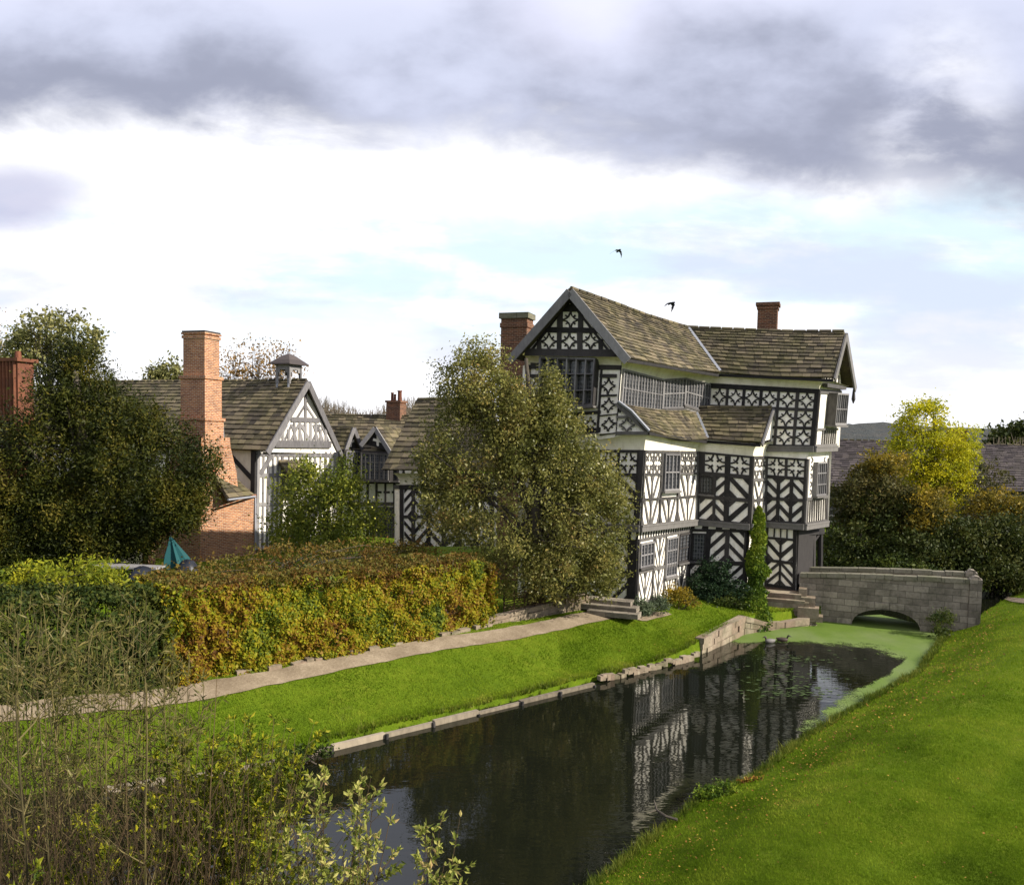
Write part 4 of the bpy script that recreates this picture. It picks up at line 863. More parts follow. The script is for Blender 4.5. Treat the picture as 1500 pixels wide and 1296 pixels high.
    mb.hexa(ring(655, .86, .84, .78, .78), ring(640, .84, .82, .76, .76)); mb.hexa(ring(693, .95, .98, .82, 1.0), ring(655, .86, .84, .78, .78))
    mb.hexa(ring(726, 2.4, .98, .9, 1.1), ring(693, .95, .96, .84, 1.0)); mb.hexa(ring(850, 2.5, 1.0, 1.0, 2.1), ring(726, 2.5, 1.0, 1.0, 2.1))
    ch = mb.build('chimney', MT['brick'], H); mb = MB(); mb.box((cc.x, cc.y, zat(488) + .05), hw + .04, hd + .04, .04, D2); mb.build('chimney_cap', MT['slate'], ch)
    tl, tr, br, bl = [Vector((cc.x, cc.y, 0)) + D2 * i + D1 * j + UP * zat(y) for i, j, y in ((.85, -.95, 694), (.85, 2.3, 694), (1.25, 2.4, 727), (1.25, -1.1, 727))]
    tl, tr, br, bl = P(312, 694, 39.0), P(337, 694, 40.8), P(372, 725, 40.9), P(334, 730, 38.7); roof(H, tl, tr, br, bl, 6, .34, ridge=False)
    mb = MB(); mb.beam(P(311, 691, 39.0), P(337, 691, 40.8), .15, .06, NA); mb.build('lead_flashing', MT['lead'], H)
    for pl in ([P(334, 732, 38.65), P(374, 727, 40.9)], [P(326, 620, 40.2), P(328, 654, 40.2)], [P(374, 729, 40.9), P(374, 805, 40.8)]): mb = MB(); mb.tube(pl, .05, 6); mb.build('lead_pipe', MT['lead'], H)
left_wing()
def fluted_chimney():
    c = P(27, 560, 47); H = thing('brick_house', 'house range mostly behind the dark yew with a tall fluted red brick chimney', 'house', up(c, 1.6)); mb = MB(); z1 = P(27, 528, 47).z
    mb.box((c.x, c.y, (z1 + 2) / 2), .55, .5, (z1 - 2) / 2, D2, .5)
    for i in range(5): p = Vector((c.x, c.y, 0)) + D2 * (-.5 + i * .25) - D1 * .56; mb.tube([up(p, 2), up(p, z1)], .09, 6)
    mb.box((c.x, c.y, z1 + .0), .72, .66, .09, D2); ch = mb.build('chimney', MT['pot'], H)
    mb = MB(); mb.tube([up(c, z1), up(c, z1 + .5)], [.2, .14], 10); mb.build('chimney_pot', MT['pot'], ch)
    q0 = [c + D2 * i + D1 * j for i, j in ((-3.5, 1), (2, 1), (2, 6), (-3.5, 6))]; mb = MB(); mb.hexa([up(p, 1) for p in q0], [up(p, 7) for p in q0]); mb.build('wall', MT['brick'], H)
    r0 = [c + D2 * i + D1 * j for i, j in ((-3.8, 3.5), (2.3, 3.5), (2.3, .6), (-3.8, .6))]; roof(H, up(r0[0], 9.6), up(r0[1], 9.6), up(r0[2], 6.9), up(r0[3], 6.9), 10, .5); r1 = [c + D2 * i + D1 * j for i, j in ((2.3, 6.3), (-3.8, 6.3))]
    roof(H, up(r0[1], 9.6), up(r0[0], 9.6), up(r1[1], 6.9), up(r1[0], 6.9), 6, .6, ridge=False)
fluted_chimney()
def middle_range():
    base = P(530, 790, 50); H = thing('dormered_range', 'low stone roofed range with two small dark dormers between gabled wing and holly', 'house', up(base, 1.6))
    a, b = P(440, 608, 52.5), P(640, 610, 50.5); c, d = P(440, 668, 49.8), P(640, 670, 48.0)
    roof(H, a, b, d, c, 12, .45); e = (a - c); back = Vector((-c.x * 0 + 0, 0, 0)); roof(H, b, a, Vector((2 * a.x - c.x, 2 * a.y - c.y, c.z)), Vector((2 * b.x - d.x, 2 * b.y - d.y, d.z)), 6, .8, ridge=False)
    Fw = Facade((440, 800, 50.1), (640, 800, 48.3), (640, 668, 48.3), (440, 666, 50.1)); Fw.wall(H); f = Fw.pv
    for y0, y1 in ((664, 672), (704, 708), (735, 740), (790, 800)): Fw.rect(0, Fw.uv(540, y1)[1], 1, Fw.uv(540, y0)[1], .05)
    for x in range(500, 640, 13): u = Fw.uv(x, 720)[0]; Fw.rect(u, 0, u + .016, 1, .055)
    for x in (552, 564, 576): Fw.rect(*f(x, 722, x + 9, 719), .05)
    Fw.frame(H)
    Fw.window(H, *f(500, 703, 586, 672), 12, 2, .2, mat='timber'); Fw.window(H, *f(545, 790, 586, 742), 5, 3, .1, mat='timber')
    # dormer facing the viewer
    def dorm(ax_, ay_, lx, ly, rx, ry, D, depth, sideways):
        if not sideways:
            ap, l, r_ = P(ax_, ay_, D), P(lx, ly, D), P(rx, ry, D - .3); n = NA; bk = D1 * depth
        else:
            ap, l, r_ = P(ax_, ay_, D + .5), P(lx, ly, D), P(rx, ry, D + 1.2); n = NB; bk = -D2 * depth
        mb = MB(); mb.prism([ap - n * .25, l - n * .25, r_ - n * .25], -n * .1); w = mb.build('gable_wall', MT['timber'], H)
        roof(H, ap + bk, ap, l, l + bk, 6, .35, ridge=False); roof(H, ap, ap + bk, r_ + bk, r_, 6, .35, ridge=False)
        board(H, ap - UP * .12, l - UP * .1, .24, .08, n); board(H, ap - UP * .12, r_ - UP * .1, .24, .08, n)
        mb = MB(); c0 = (ap + l + r_) / 3 - n * .24 - UP * .0
        ax = (r_ - l).normalized(); 
        for p, q_ in ((c0 - ax * .28, c0 + ax * .28), (c0 - UP * .3, c0 + UP * .3)): mb.beam(p, q_, .14, .03, n)
        mb.build('plaster_panel', MT['plaster'], w)
    dorm(549.5, 624, 529, 650, 573, 662, 48.2, 3.0, False); dorm(518, 624, 505, 660, 530, 656, 48.0, 3.6, True)
    Fd = Facade((527, 705, 48.4), (571, 706, 48.0), (571, 662, 48.0), (528, 660, 48.4)); Fd.wall(H, 'timber', .5); Fd.window(H, .03, .05, .97, .95, 6, 3, .08, mat='midt')
    Fs = Facade((503, 705, 47.8), (527, 705, 49.2), (528, 658, 49.2), (505, 658, 47.8)); Fs.wall(H, 'timber', .3); Fs.window(H, .05, .05, .95, .95, 5, 2, .08, mat='grey')
    c = P(580.5, 600, 51.2); mb = MB(); zt = P(580, 587, 51).z; mb.box((c.x, c.y, zt - 1.2), .46, .4, 1.2, D2); mb.box((c.x, c.y, zt - .05), .52, .46, .06, D2); ch = mb.build('chimney', MT['dbrick'], H)
    for dx, r_, h in ((-.28, .10, .5), (-.1, .09, .4), (.22, .15, .62)): mb = MB(); p = up(c + D2 * dx, zt); mb.tube([p, p + UP * h * .9, p + UP * h * .9, p + UP * h], [r_ * .85, r_ * .8, r_, r_], 10); mb.build('chimney_pot', MT['pot'], ch)
    # white buttressed range with hipped roof by the holly
    base = P(600, 800, 42); H = thing('hipped_roof_range', 'timber framed range with a steep hipped stone roof half hidden behind the holly', 'house', up(base, 1.5))
    t1, t2 = P(612, 585, 43.8), P(720, 585, 41.5); e1, e2 = P(560, 688, 41.2), P(745, 690, 38.2); roof(H, t1, t2, e2, e1, 15, .42); e0 = P(575, 686, 47); roof(H, t1 + Vector((-.1, .4, 0)), t1, e1, e0, 12, .5, ridge=False)
    W_ = Facade((586, 800, 41.4), (745, 800, 38.9), (745, 710, 38.9), (586, 710, 41.4)); W_.wall(H); cove(H, W_.w[3], W_.w[2], P(572, 693, 41.0), P(745, 693, 38.3))
    W_.rect(0, .93, 1, 1, .06)
    for x in (586, 604, 627, 650, 673, 696, 719): u = W_.uv(x + .1, 750)[0]; W_.rect(max(0, u), 0, u + .035, 1, .05)
    W_.rect(0, .46, 1, .51)
    xx = [590, 604, 627, 650, 673, 696, 719]
    for i in range(6):
        u0, u1 = W_.uv(xx[i] + 3, 750)[0], W_.uv(xx[i + 1], 750)[0]; W_.chev(u0, .51, u1, .93, 1 if i % 2 == 0 else -1, 3, .4); W_.chev(u0, .0, u1, .46, -1 if i % 2 == 0 else 1, 3, .4)
    W_.frame(H); S_ = Facade((578, 800, 46), (586, 800, 41.4), (586, 710, 41.4), (578, 710, 46)); S_.wall(H); S_.rect(0, .93, 1, 1, .05); S_.frame(H)
middle_range()
def barn():
    base = P(1350, 760, 66); H = thing('long_barn', 'long low barn with a dark brown tiled roof behind the trees at right', 'barn', up(base, 1.5))
    a, b = P(1195, 643, 70), P(1590, 655, 66); c, d = P(1180, 712, 66.5), P(1600, 723, 62.5); roof(H, a, b, d, c, 22, .5, 'slate'); roof(H, b, a, Vector((2 * a.x - c.x, 2 * a.y - c.y, c.z)), Vector((2 * b.x - d.x, 2 * b.y - d.y, d.z)), 8, 1.0, 'slate', ridge=False)
    F = Facade((1185, 800, 66.9), (1600, 800, 62.9), (1600, 722, 62.9), (1185, 711, 66.9)); F.wall(H, 'dbr' if False else 'midt')
    for k in range(9): F.rect(0, .1 + k * .1, 1, .13 + k * .1, .06)
    F.frame(H, 'grey'); c = P(1401, 640, 68); mb = MB(); mb.box((c.x, c.y, c.z - .3), .7, .5, .9, D2); mb.build('chimney', MT['pot'], H)
barn()
def hills():
    m = M_('hill_woods', .95); w = m.coord('World'); n = m.noise(w, .05, 8, .7); m.col(m.ramp(n, [(.35, (.022, .030, .030)), (.55, (.045, .046, .038)), (.7, (.08, .055, .035))])); m.bump(m.noise(w, .12, 4, .7), 1.0, 6)
    mb = MB(); n_ = 160; rows = 6
    for i in range(n_ + 1):
        px = 1000 + 1400 * i / n_; h = 14 * math.exp(-((px - 1470) / 190) ** 2) + 9 * math.exp(-((px - 1290) / 90) ** 2) + 3 * math.sin(px * .012) + 1.4 * random.random()
        top_ = P(px, 644 - h + (px - 1300) * .02, 1150)
        for j in range(rows + 1): k = j / rows; mb.v.append((top_.x * (.62 + .38 * k), 700 + 450 * k + 12 * math.sin(i * .7 + j), -2 + (top_.z + 2 + 6.5) * k ** .75 + (random.random() * 2.2 if j else 0)))
    for i in range(n_):
        for j in range(rows): q_ = i * (rows + 1) + j; mb.f.append((q_, q_ + rows + 1, q_ + rows + 2, q_ + 1)); mb.t.append(.5)
    tag(mb.build('hills', m.m, smooth=True), 'distant wooded hills on the skyline at right', None, None, 'structure')
hills()
# ------------------------------------------------------------ vegetation
def unit(n): v = rng.normal(size=(n, 3)); return v / np.linalg.norm(v, axis=1)[:, None]
def leaf_quads(c, size, aspect=.55, up_bias=.0, var=.35, nrm=None):
    n = len(c); a = unit(n); 
    if nrm is not None: nn = nrm + unit(n) * .9; nn /= np.linalg.norm(nn, axis=1)[:, None]; a = np.cross(nn, a); a /= np.linalg.norm(a, axis=1)[:, None] + 1e-9; b = np.cross(nn, a)
    else: b = np.cross(a, unit(n)); b /= np.linalg.norm(b, axis=1)[:, None] + 1e-9
    s = size * (1 + var * rng.normal(size=n)).clip(.4, 2)[:, None]
    return np.stack([c - a * s, c + b * s * aspect - a * s * .1, c + a * s, c - b * s * aspect - a * s * .1], 1)
def crown(blobs, nclump, per, rc, shell=.55, squash=.75):
    """leaf centres in clumps spread through ellipsoids: blobs (centre, radii)"""
    w = np.array([max(r[0] * r[1], .01) * 1 + r[0] * r[2] for _, r in blobs]); w = w ** .72; w = w / w.sum(); idx = rng.choice(len(blobs), nclump, p=w)
    C_ = np.array([b[0] for b in blobs])[idx]; Rr = np.array([b[1] for b in blobs])[idx]; d = unit(nclump)
    rad = shell + (1.0 - shell) * rng.random(nclump) ** .6 + .22 * rng.random(nclump) ** 4; cc = C_ + d * Rr * rad[:, None]
    k = rng.integers(int(per * .5), int(per * 1.5) + 1, nclump); ii = np.repeat(np.arange(nclump), k); sz = (rc * rng.uniform(.6, 1.4, nclump))[ii]
    off = rng.normal(size=(len(ii), 3)) * sz[:, None] * .5; off[:, 2] *= squash
    ct = rng.random(nclump)
    return cc, cc[ii] + off, ct[ii], d[ii]
def tree(name, label, cat, foot, blobs, nclump, per, rc, leaf, mat, trunk_r=.2, group=None, shell=.55, aspect=.55, limbs=22, forks=None, tw=.4, squash=.75, stems=1, bark='bark', droop=0):
    foot = Vector(foot); T = thing(name, label, cat, foot, group); cc, pts, ct, d = crown(blobs, nclump, per, rc, shell, squash)
    if droop: pts[:, 2] -= droop * rng.random(len(pts)) ** 2
    t = np.clip(ct * (1 - tw) + rng.random(len(pts)) * tw, 0, 1)
    npmesh('crown', leaf_quads(pts, leaf, aspect), 4, mat, t, T)
    zt = max(b[0][2] - b[1][2] * .3 for b in blobs); mid = np.mean([b[0] for b in blobs], axis=0); mb = MB()
    tops = []
    for s in range(stems):
        tx = mid[0] + random.uniform(-.3, .3) * stems; ty = mid[1] + random.uniform(-.3, .3); pl = []
        for i in range(7): k = i / 6; pl.append(Vector((foot.x + (tx - foot.x) * k ** 1.3 + random.uniform(-.08, .08) + (s - (stems - 1) / 2) * .12, foot.y + (ty - foot.y) * k ** 1.3 + random.uniform(-.08, .08), foot.z - .2 + (zt - foot.z + .2) * k)))
        mb.tube(pl, [trunk_r * (1.25 - k * .17) if k else trunk_r * 1.5 for k in range(7)], 8); tops.append(pl)
    for i in range(min(limbs, nclump)):
        c = Vector(cc[rng.integers(nclump)]); pl = random.choice(tops); k = random.uniform(.2, .95) * 6; a = pl[int(k)].lerp(pl[min(6, int(k) + 1)], k % 1)
        if a.z > c.z: a = pl[1].lerp(pl[3], random.random())
        m1 = a.lerp(c, .5) + Vector((random.uniform(-.2, .2), random.uniform(-.2, .2), .12 * (c - a).length * random.uniform(-.3, 1)))
        r0 = trunk_r * random.uniform(.2, .45); mb.tube([a, a.lerp(m1, .5) + Vector((0, 0, .05)), m1, m1.lerp(c, .6), c], [r0, r0 * .8, r0 * .6, r0 * .4, r0 * .2], 5)
    mb.build('trunk', MT[bark], T, smooth=True); return T
def bl(px, py, D, rx, ry, rz): p = P(px, py, D); return ((p.x, p.y, p.z), (rx, ry, rz))
def foot(px, D): v = ray(px, 800); x = v.x / v.y * D; return Vector((x, D, gz1(x, D)))
LM = dict(  # leaf colours
    yew=leaf_mat('yew_needles', [(.2, (.008, .012, .002)), (.45, (.022, .028, .004)), (.62, (.048, .052, .006)), (.85, (.11, .088, .012))], .9, .55, .15),
    holly=leaf_mat('holly_leaves', [(.2, (.070, .078, .018)), (.5, (.165, .165, .040)), (.72, (.27, .24, .065)), (.92, (.34, .20, .07))], .7, .6, .38, .4, .25),
    beech=leaf_mat('beech_hedge_leaves', [(.10, (.03, .055, .010)), (.30, (.09, .12, .010)), (.46, (.22, .22, .010)), (.58, (.25, .19, .012)), (.70, (.19, .105, .012)), (.82, (.11, .05, .010)), (.95, (.05, .025, .010))], .75, .38, .3),
    hedgetop=leaf_mat('hedge_top_leaves', [(.2, (.06, .07, .012)), (.5, (.13, .10, .018)), (.75, (.13, .06, .015)), (.9, (.07, .04, .015))], 1.0, .5, .3),
    ivyhedge=leaf_mat('ivy_hedge_leaves', [(.2, (.014, .026, .005)), (.5, (.034, .052, .009)), (.8, (.085, .09, .016))], 1.0, .6, .25, .6),
    lime=leaf_mat('lime_green_leaves', [(.2, (.09, .13, .010)), (.5, (.20, .22, .016)), (.8, (.36, .33, .02))], 1.2, .6, .45),
    yellow=leaf_mat('yellow_leaves', [(.15, (.15, .18, .012)), (.45, (.34, .34, .014)), (.8, (.60, .52, .02))], .6, .55, .45),
    ochre=leaf_mat('ochre_leaves', [(.2, (.06, .06, .012)), (.5, (.15, .12, .016)), (.8, (.34, .23, .02))], .8, .6, .35),
    dark=leaf_mat('dark_bush_leaves', [(.2, (.014, .022, .004)), (.5, (.036, .048, .009)), (.8, (.085, .085, .016))], .5, .55, .2),
    olive=leaf_mat('olive_bush_leaves', [(.2, (.025, .030, .008)), (.5, (.060, .060, .016)), (.8, (.12, .095, .028))], .6, .55, .25),
    oak=leaf_mat('oak_leaves', [(.2, (.08, .085, .03)), (.5, (.17, .17, .06)), (.8, (.28, .25, .09))], .6, .55, .3),
    birch=leaf_mat('birch_leaves', [(.2, (.14, .09, .04)), (.5, (.28, .17, .06)), (.8, (.42, .26, .09))], .6, .5, .4),
    appletree=leaf_mat('apple_tree_leaves', [(.2, (.06, .085, .015)), (.5, (.15, .18, .024)), (.8, (.34, .33, .04))], 1.2, .6, .35),
    apple=leaf_mat('fruit_tree_leaves', [(.2, (.018, .034, .008)), (.5, (.045, .065, .012)), (.8, (.10, .12, .02))], 1.2, .6, .3),
    ivy=leaf_mat('ivy_leaves', [(.2, (.03, .06, .010)), (.5, (.10, .16, .015)), (.8, (.26, .30, .03))], .8, .6, .3, .4),
    laurel=leaf_mat('dark_climber_leaves', [(.2, (.010, .022, .012)), (.5, (.022, .042, .018)), (.8, (.045, .075, .03))], 1.0, .6, .2, .35),
    lavender=leaf_mat('grey_green_leaves', [(.2, (.05, .075, .04)), (.5, (.085, .11, .06)), (.8, (.13, .16, .09))], 1.0, .6, .25),
    pale=leaf_mat('pale_shrub_leaves', [(.15, (.09, .12, .02)), (.5, (.24, .26, .045)), (.75, (.44, .42, .12)), (.95, (.42, .26, .12))], 2.0, .7, .45),
    willow=leaf_mat('willow_leaves', [(.2, (.040, .045, .009)), (.5, (.10, .105, .022)), (.8, (.18, .145, .045)), (.95, (.32, .29, .15))], 2.0, .7, .35),
    briar=leaf_mat('briar_leaves', [(.2, (.05, .08, .010)), (.5, (.15, .18, .014)), (.85, (.36, .33, .02))], 2.0, .7, .45),
    grass=leaf_mat('grass_blades', [(.12, (.055, .096, .006)), (.45, (.115, .185, .009)), (.75, (.20, .26, .02)), (.95, (.30, .28, .05))], .45, .5, .35, .8, .03),
    rough=leaf_mat('rough_grass', [(.15, (.035, .06, .006)), (.5, (.08, .12, .010)), (.85, (.20, .20, .03))], .9, .6, .3),
    fallen=leaf_mat('fallen_leaves', [(.2, (.10, .04, .012)), (.5, (.22, .10, .02)), (.8, (.36, .22, .04))], 3, .9, .2),
)
# yew, holly
f = foot(128, 34.5)
tree('yew_tree', 'huge dark green yew tree spreading in front of the tall brick chimney', 'tree', f,
     [bl(125, 740, 34.5, 3.2, 2.6, 1.5), bl(215, 700, 34, 2.6, 2.2, 1.9), bl(45, 690, 34.5, 2.8, 2.4, 2.0), bl(130, 640, 34.5, 2.5, 2.2, 1.7), bl(115, 580, 34.5, 1.5, 1.4, 1.4), bl(112, 535, 34.5, .75, .8, .95), bl(250, 690, 33.5, 1.5, 1.5, 1.9), bl(250, 745, 33.5, 1.2, 1.4, .9), bl(-30, 700, 34.5, 2.2, 2, 2.2), bl(20, 755, 34, 2.6, 2, 1.2), bl(160, 765, 33.5, 2.6, 1.6, .9), bl(190, 625, 34.5, 1.3, 1.3, .9), bl(70, 760, 34, 1.5, 1.5, 1.0), bl(60, 790, 33.6, 2.4, 1.6, .7), bl(150, 795, 33.4, 2.0, 1.4, .6), bl(-10, 790, 33.6, 1.6, 1.6, .8)],
     1500, 170, .5, .062, LM['yew'], .42, shell=.62, aspect=.36, squash=1.35, tw=.3)
f = foot(790, 31.3)
tree('holly_tree', 'large rounded olive green holly tree with two tops standing against the timbered house', 'tree', f,
     [bl(760, 740, 31.3, 3.0, 2.4, 2.4), bl(690, 560, 31.6, 1.35, 1.3, 1.15), bl(672, 590, 31.6, .9, .9, .9), bl(725, 590, 31.4, 1.5, 1.3, 1.3), bl(690, 665, 31.6, 1.9, 1.7, 1.7), bl(645, 690, 31.8, .9, 1.0, 1.2), bl(806, 560, 31.0, .32, .35, .55), bl(808, 590, 31.0, .5, .5, .7), bl(818, 605, 31.0, .7, .6, .6), bl(765, 605, 31.2, 1.1, 1.1, 1.1), bl(775, 650, 31.0, 1.6, 1.4, 1.2), bl(812, 625, 31.0, 1.0, 1.0, .9), bl(850, 690, 30.9, 1.3, 1.2, 1.0), bl(885, 720, 30.8, 1.0, 1.0, .9), bl(860, 770, 30.5, 1.6, 1.5, 1.6), bl(835, 835, 30.5, 1.75, 1.5, 1.0), bl(765, 830, 30.8, 1.5, 1.5, 1.2), bl(660, 740, 31.6, 1.2, 1.3, 1.2), bl(705, 520, 31.6, .6, .6, .5), bl(880, 830, 30.4, .8, .9, .9)],
     1700, 66, .40, .052, LM['holly'], .26, shell=.5, aspect=.5, tw=.35, squash=.9)
# fruit tree and its apples
f = foot(475, 36); T = tree('apple_tree', 'small drooping apple tree with yellow fruit in front of the sunlit gable', 'tree', f,
     [bl(480, 745, 36, 1.8, 1.5, 1.1), bl(445, 715, 36, 1.2, 1.1, .9), bl(505, 700, 36, .9, .9, .8), bl(452, 685, 36, .55, .6, .6), bl(535, 760, 36, 1.0, 1.0, .8), bl(420, 770, 36, 1.0, 1.0, .9), bl(470, 785, 35.5, 2.0, 1.3, .6)], 520, 46, .42, .055, LM['appletree'], .12, shell=.3, tw=.5, droop=.45, squash=1.1)
m = M_('apple_skin', .4); m.col((.42, .40, .06))
for k in range(70):
    b = random.choice([bl(480, 745, 35.5, 1.9, 1.3, 1.1), bl(445, 715, 35.4, 1.2, 1.1, .9), bl(515, 740, 35.4, 1.2, 1.0, .9)]); d = Vector(unit(1)[0]); d.y = -abs(d.y); c = Vector(b[0]) + Vector([d[i] * b[1][i] * 1.02 for i in range(3)]); r = random.uniform(.035, .05)
    mb = MB(); mb.tube([c + UP * r, c + UP * r * .7, c, c - UP * r * .7, c - UP * r], [.008, r * .75, r, r * .7, .008], 6); mb.build('apple', m.m, T, smooth=True)
# far trees
f = foot(75, 62); tree('oak_tree', 'open crowned tree rising above the dark yew at far left', 'tree', f, [bl(75, 480, 62, 2.6, 2, 1.2), bl(40, 505, 62, 1.6, 1.5, 1.2), bl(115, 505, 62, 1.6, 1.5, 1.3), bl(75, 525, 62, 2.0, 1.6, 1.2), bl(135, 490, 62, .8, .8, .5), bl(20, 520, 62, 1.2, 1, 1.2)], 190, 34, .75, .13, LM['oak'], .22, shell=.25, limbs=60)
f = foot(-12, 66); tree('bare_tree', 'thin leafless tree touching the left edge of the photo above the red chimney', 'tree', f, [bl(-10, 510, 66, 1.8, 1.5, 2.4)], 90, 8, .9, .07, LM['birch'], .16, shell=.2, limbs=80)
f = foot(246, 66); tree('far_tree', 'small green treetop showing just left of the tall orange chimney', 'tree', f, [bl(246, 545, 66, 1.5, 1.2, 1.1), bl(232, 552, 66, .9, .8, .7)], 70, 30, .6, .13, LM['oak'], .15, shell=.2, limbs=30)
for px, py, rx, rz, n, lab in ((338, 535, 1.1, 2.0, 60, 'thin birch with golden leaves nearest the tall chimney'), (372, 530, 1.2, 1.9, 60, 'thin birch with golden leaves in the middle of the row behind the roof'), (408, 528, 1.5, 2.0, 85, 'fullest golden birch of the row, just behind the bell cupola')):
    f = foot(px, 68); tree('birch_tree', lab, 'tree', f, [bl(px, py, 68, rx, 1, rz), bl(px + 4, py + 22, 68, rx * 1.2, 1, rz * .8)], n, 13, .7, .10, LM['birch'], .10, 'birches behind the stone roof', shell=.2, limbs=60)
# far woodland
def woodland():
    mb = MB()
    for k in range(900):
        px = random.uniform(455, 640) if k % 3 else random.uniform(1440, 1600); D = random.uniform(85, 110); f_ = foot(px, D); top_ = P(px, 596 + 10 * math.sin(px * .05) + random.uniform(-8, 12) if px < 900 else 640, D).z
        x0 = Vector((f_.x, D, 1.5)); mb.tube([x0, x0.lerp(Vector((f_.x, D, top_)), .5) + Vector((random.uniform(-.3, .3), 0, 0)), Vector((f_.x + random.uniform(-.6, .6), D, top_))], [.12, .07, .015], 3, cap=False)
        for j in range(5):
            a = x0.lerp(Vector((f_.x, D, top_)), random.uniform(.5, .9)); mb.tube([a, a + Vector((random.uniform(-1, 1), random.uniform(-.5, .5), random.uniform(.5, 1.4)))], [.04, .01], 3, cap=False)
    m = M_('bare_twigs', .95); m.col((.13, .105, .075)); tag(mb.build('bare_woodland', m.m), 'hazy grey brown leafless wood on the skyline behind the middle range', 'woodland', None, 'stuff')
woodland()
# right hand trees and bushes
f = foot(1370, 50); tree('yellow_tree', 'tall yellow leaved ash tree in front of the dark barn roof', 'tree', f,
     [bl(1350, 612, 50, 1.2, 1.1, 1.0), bl(1395, 645, 50, 1.5, 1.3, 1.2), bl(1340, 655, 50, 1.5, 1.3, 1.1), bl(1372, 690, 50, 1.9, 1.5, 1.2), bl(1325, 628, 50, .6, .6, .6), bl(1412, 668, 50, .7, .8, .6), bl(1345, 700, 50, 1.4, 1, .9), bl(1385, 735, 50, 1.2, .9, 1.0), bl(1365, 600, 50, .6, .6, .6), bl(1400, 700, 50, 1.2, 1, .9)], 420, 52, .5, .07, LM['yellow'], .16, shell=.3, limbs=50)
bushes = [
    ('dark_shrub', 'deep green shrub mass directly right of the gatehouse above the bridge', 'dark', [bl(1265, 800, 46, 2.0, 1.8, 1.3), bl(1235, 830, 45, 1.3, 1.3, .8), bl(1290, 760, 47, 1.9, 1.6, 1.5)], 300, 46, .6, .10),
    ('ochre_shrub', 'amber leaved shrub below and left of the yellow tree', 'ochre', [bl(1295, 685, 48, 1.3, 1.2, 1.0), bl(1270, 700, 48, .9, .9, .7)], 90, 36, .5, .10),
    ('olive_shrub', 'olive brown rounded shrub under the amber one', 'olive', [bl(1275, 730, 47.5, 2.2, 1.6, 1.4), bl(1320, 750, 47, 1.8, 1.5, 1.3)], 260, 44, .6, .10),
    ('ochre_shrub', 'golden brown bush straight below the yellow tree', 'ochre', [bl(1362, 745, 46, 1.3, 1.2, 1.2), bl(1345, 780, 45.5, 1.0, 1.0, .9)], 110, 34, .5, .09),
    ('dark_shrub', 'dark wide bush behind the middle of the bridge parapet', 'dark', [bl(1340, 815, 44.5, 2.4, 1.6, 1.2), bl(1390, 800, 45, 1.8, 1.6, 1.5)], 330, 46, .6, .10),
    ('olive_shrub', 'grey twiggy bush right of the yellow tree against the barn roof', 'olive', [bl(1425, 730, 50, 1.6, 1.3, 1.3), bl(1450, 700, 51, 1.0, 1.0, .9)], 120, 18, .6, .09),
    ('ochre_shrub', 'russet topped bush near the right edge below the barn eaves', 'ochre', [bl(1462, 748, 48, 1.7, 1.4, 1.1), bl(1495, 760, 48, 1.3, 1.2, 1.0)], 150, 34, .6, .10),
    ('dark_shrub', 'dark bush at the right edge beyond the end of the bridge', 'dark', [bl(1450, 800, 45, 2.2, 1.6, 1.5), bl(1500, 800, 45, 2.0, 1.6, 1.6), bl(1470, 840, 43.5, 2.0, 1.4, .9), bl(1540, 810, 45, 1.8, 1.5, 1.6)], 420, 46, .6, .10),
    ('green_shrub', 'brighter green low bush just over the middle of the parapet', 'apple', [bl(1310, 830, 43.5, 1.3, 1.1, .7), bl(1345, 840, 43.0, .9, .9, .5)], 110, 40, .5, .09),
    ('green_shrub', 'pale green undergrowth beside the porch posts', 'apple', [bl(1222, 800, 49, 1.2, 1.2, .6), bl(1235, 775, 52, 1.6, 1.2, .5)], 90, 36, .5, .09)]
for nm, lab, mt, bb, n, per, rc, lf in bushes:
    c = bb[0][0]; T = tree(nm, lab, 'shrub', (c[0], c[1], gz1(c[0], c[1])), bb, int(n * 1.15), int(per * 1.25), rc * .85, lf * .78, LM[mt], .07, shell=.4, limbs=30, stems=3)
f = foot(1500, 90); tree('far_tree', 'dark round treetop on the skyline at the right edge', 'tree', f, [bl(1505, 640, 90, 3.2, 2, 1.6), bl(1480, 648, 90, 2, 2, .9)], 160, 40, .9, .2, LM['dark'], .3, shell=.3)
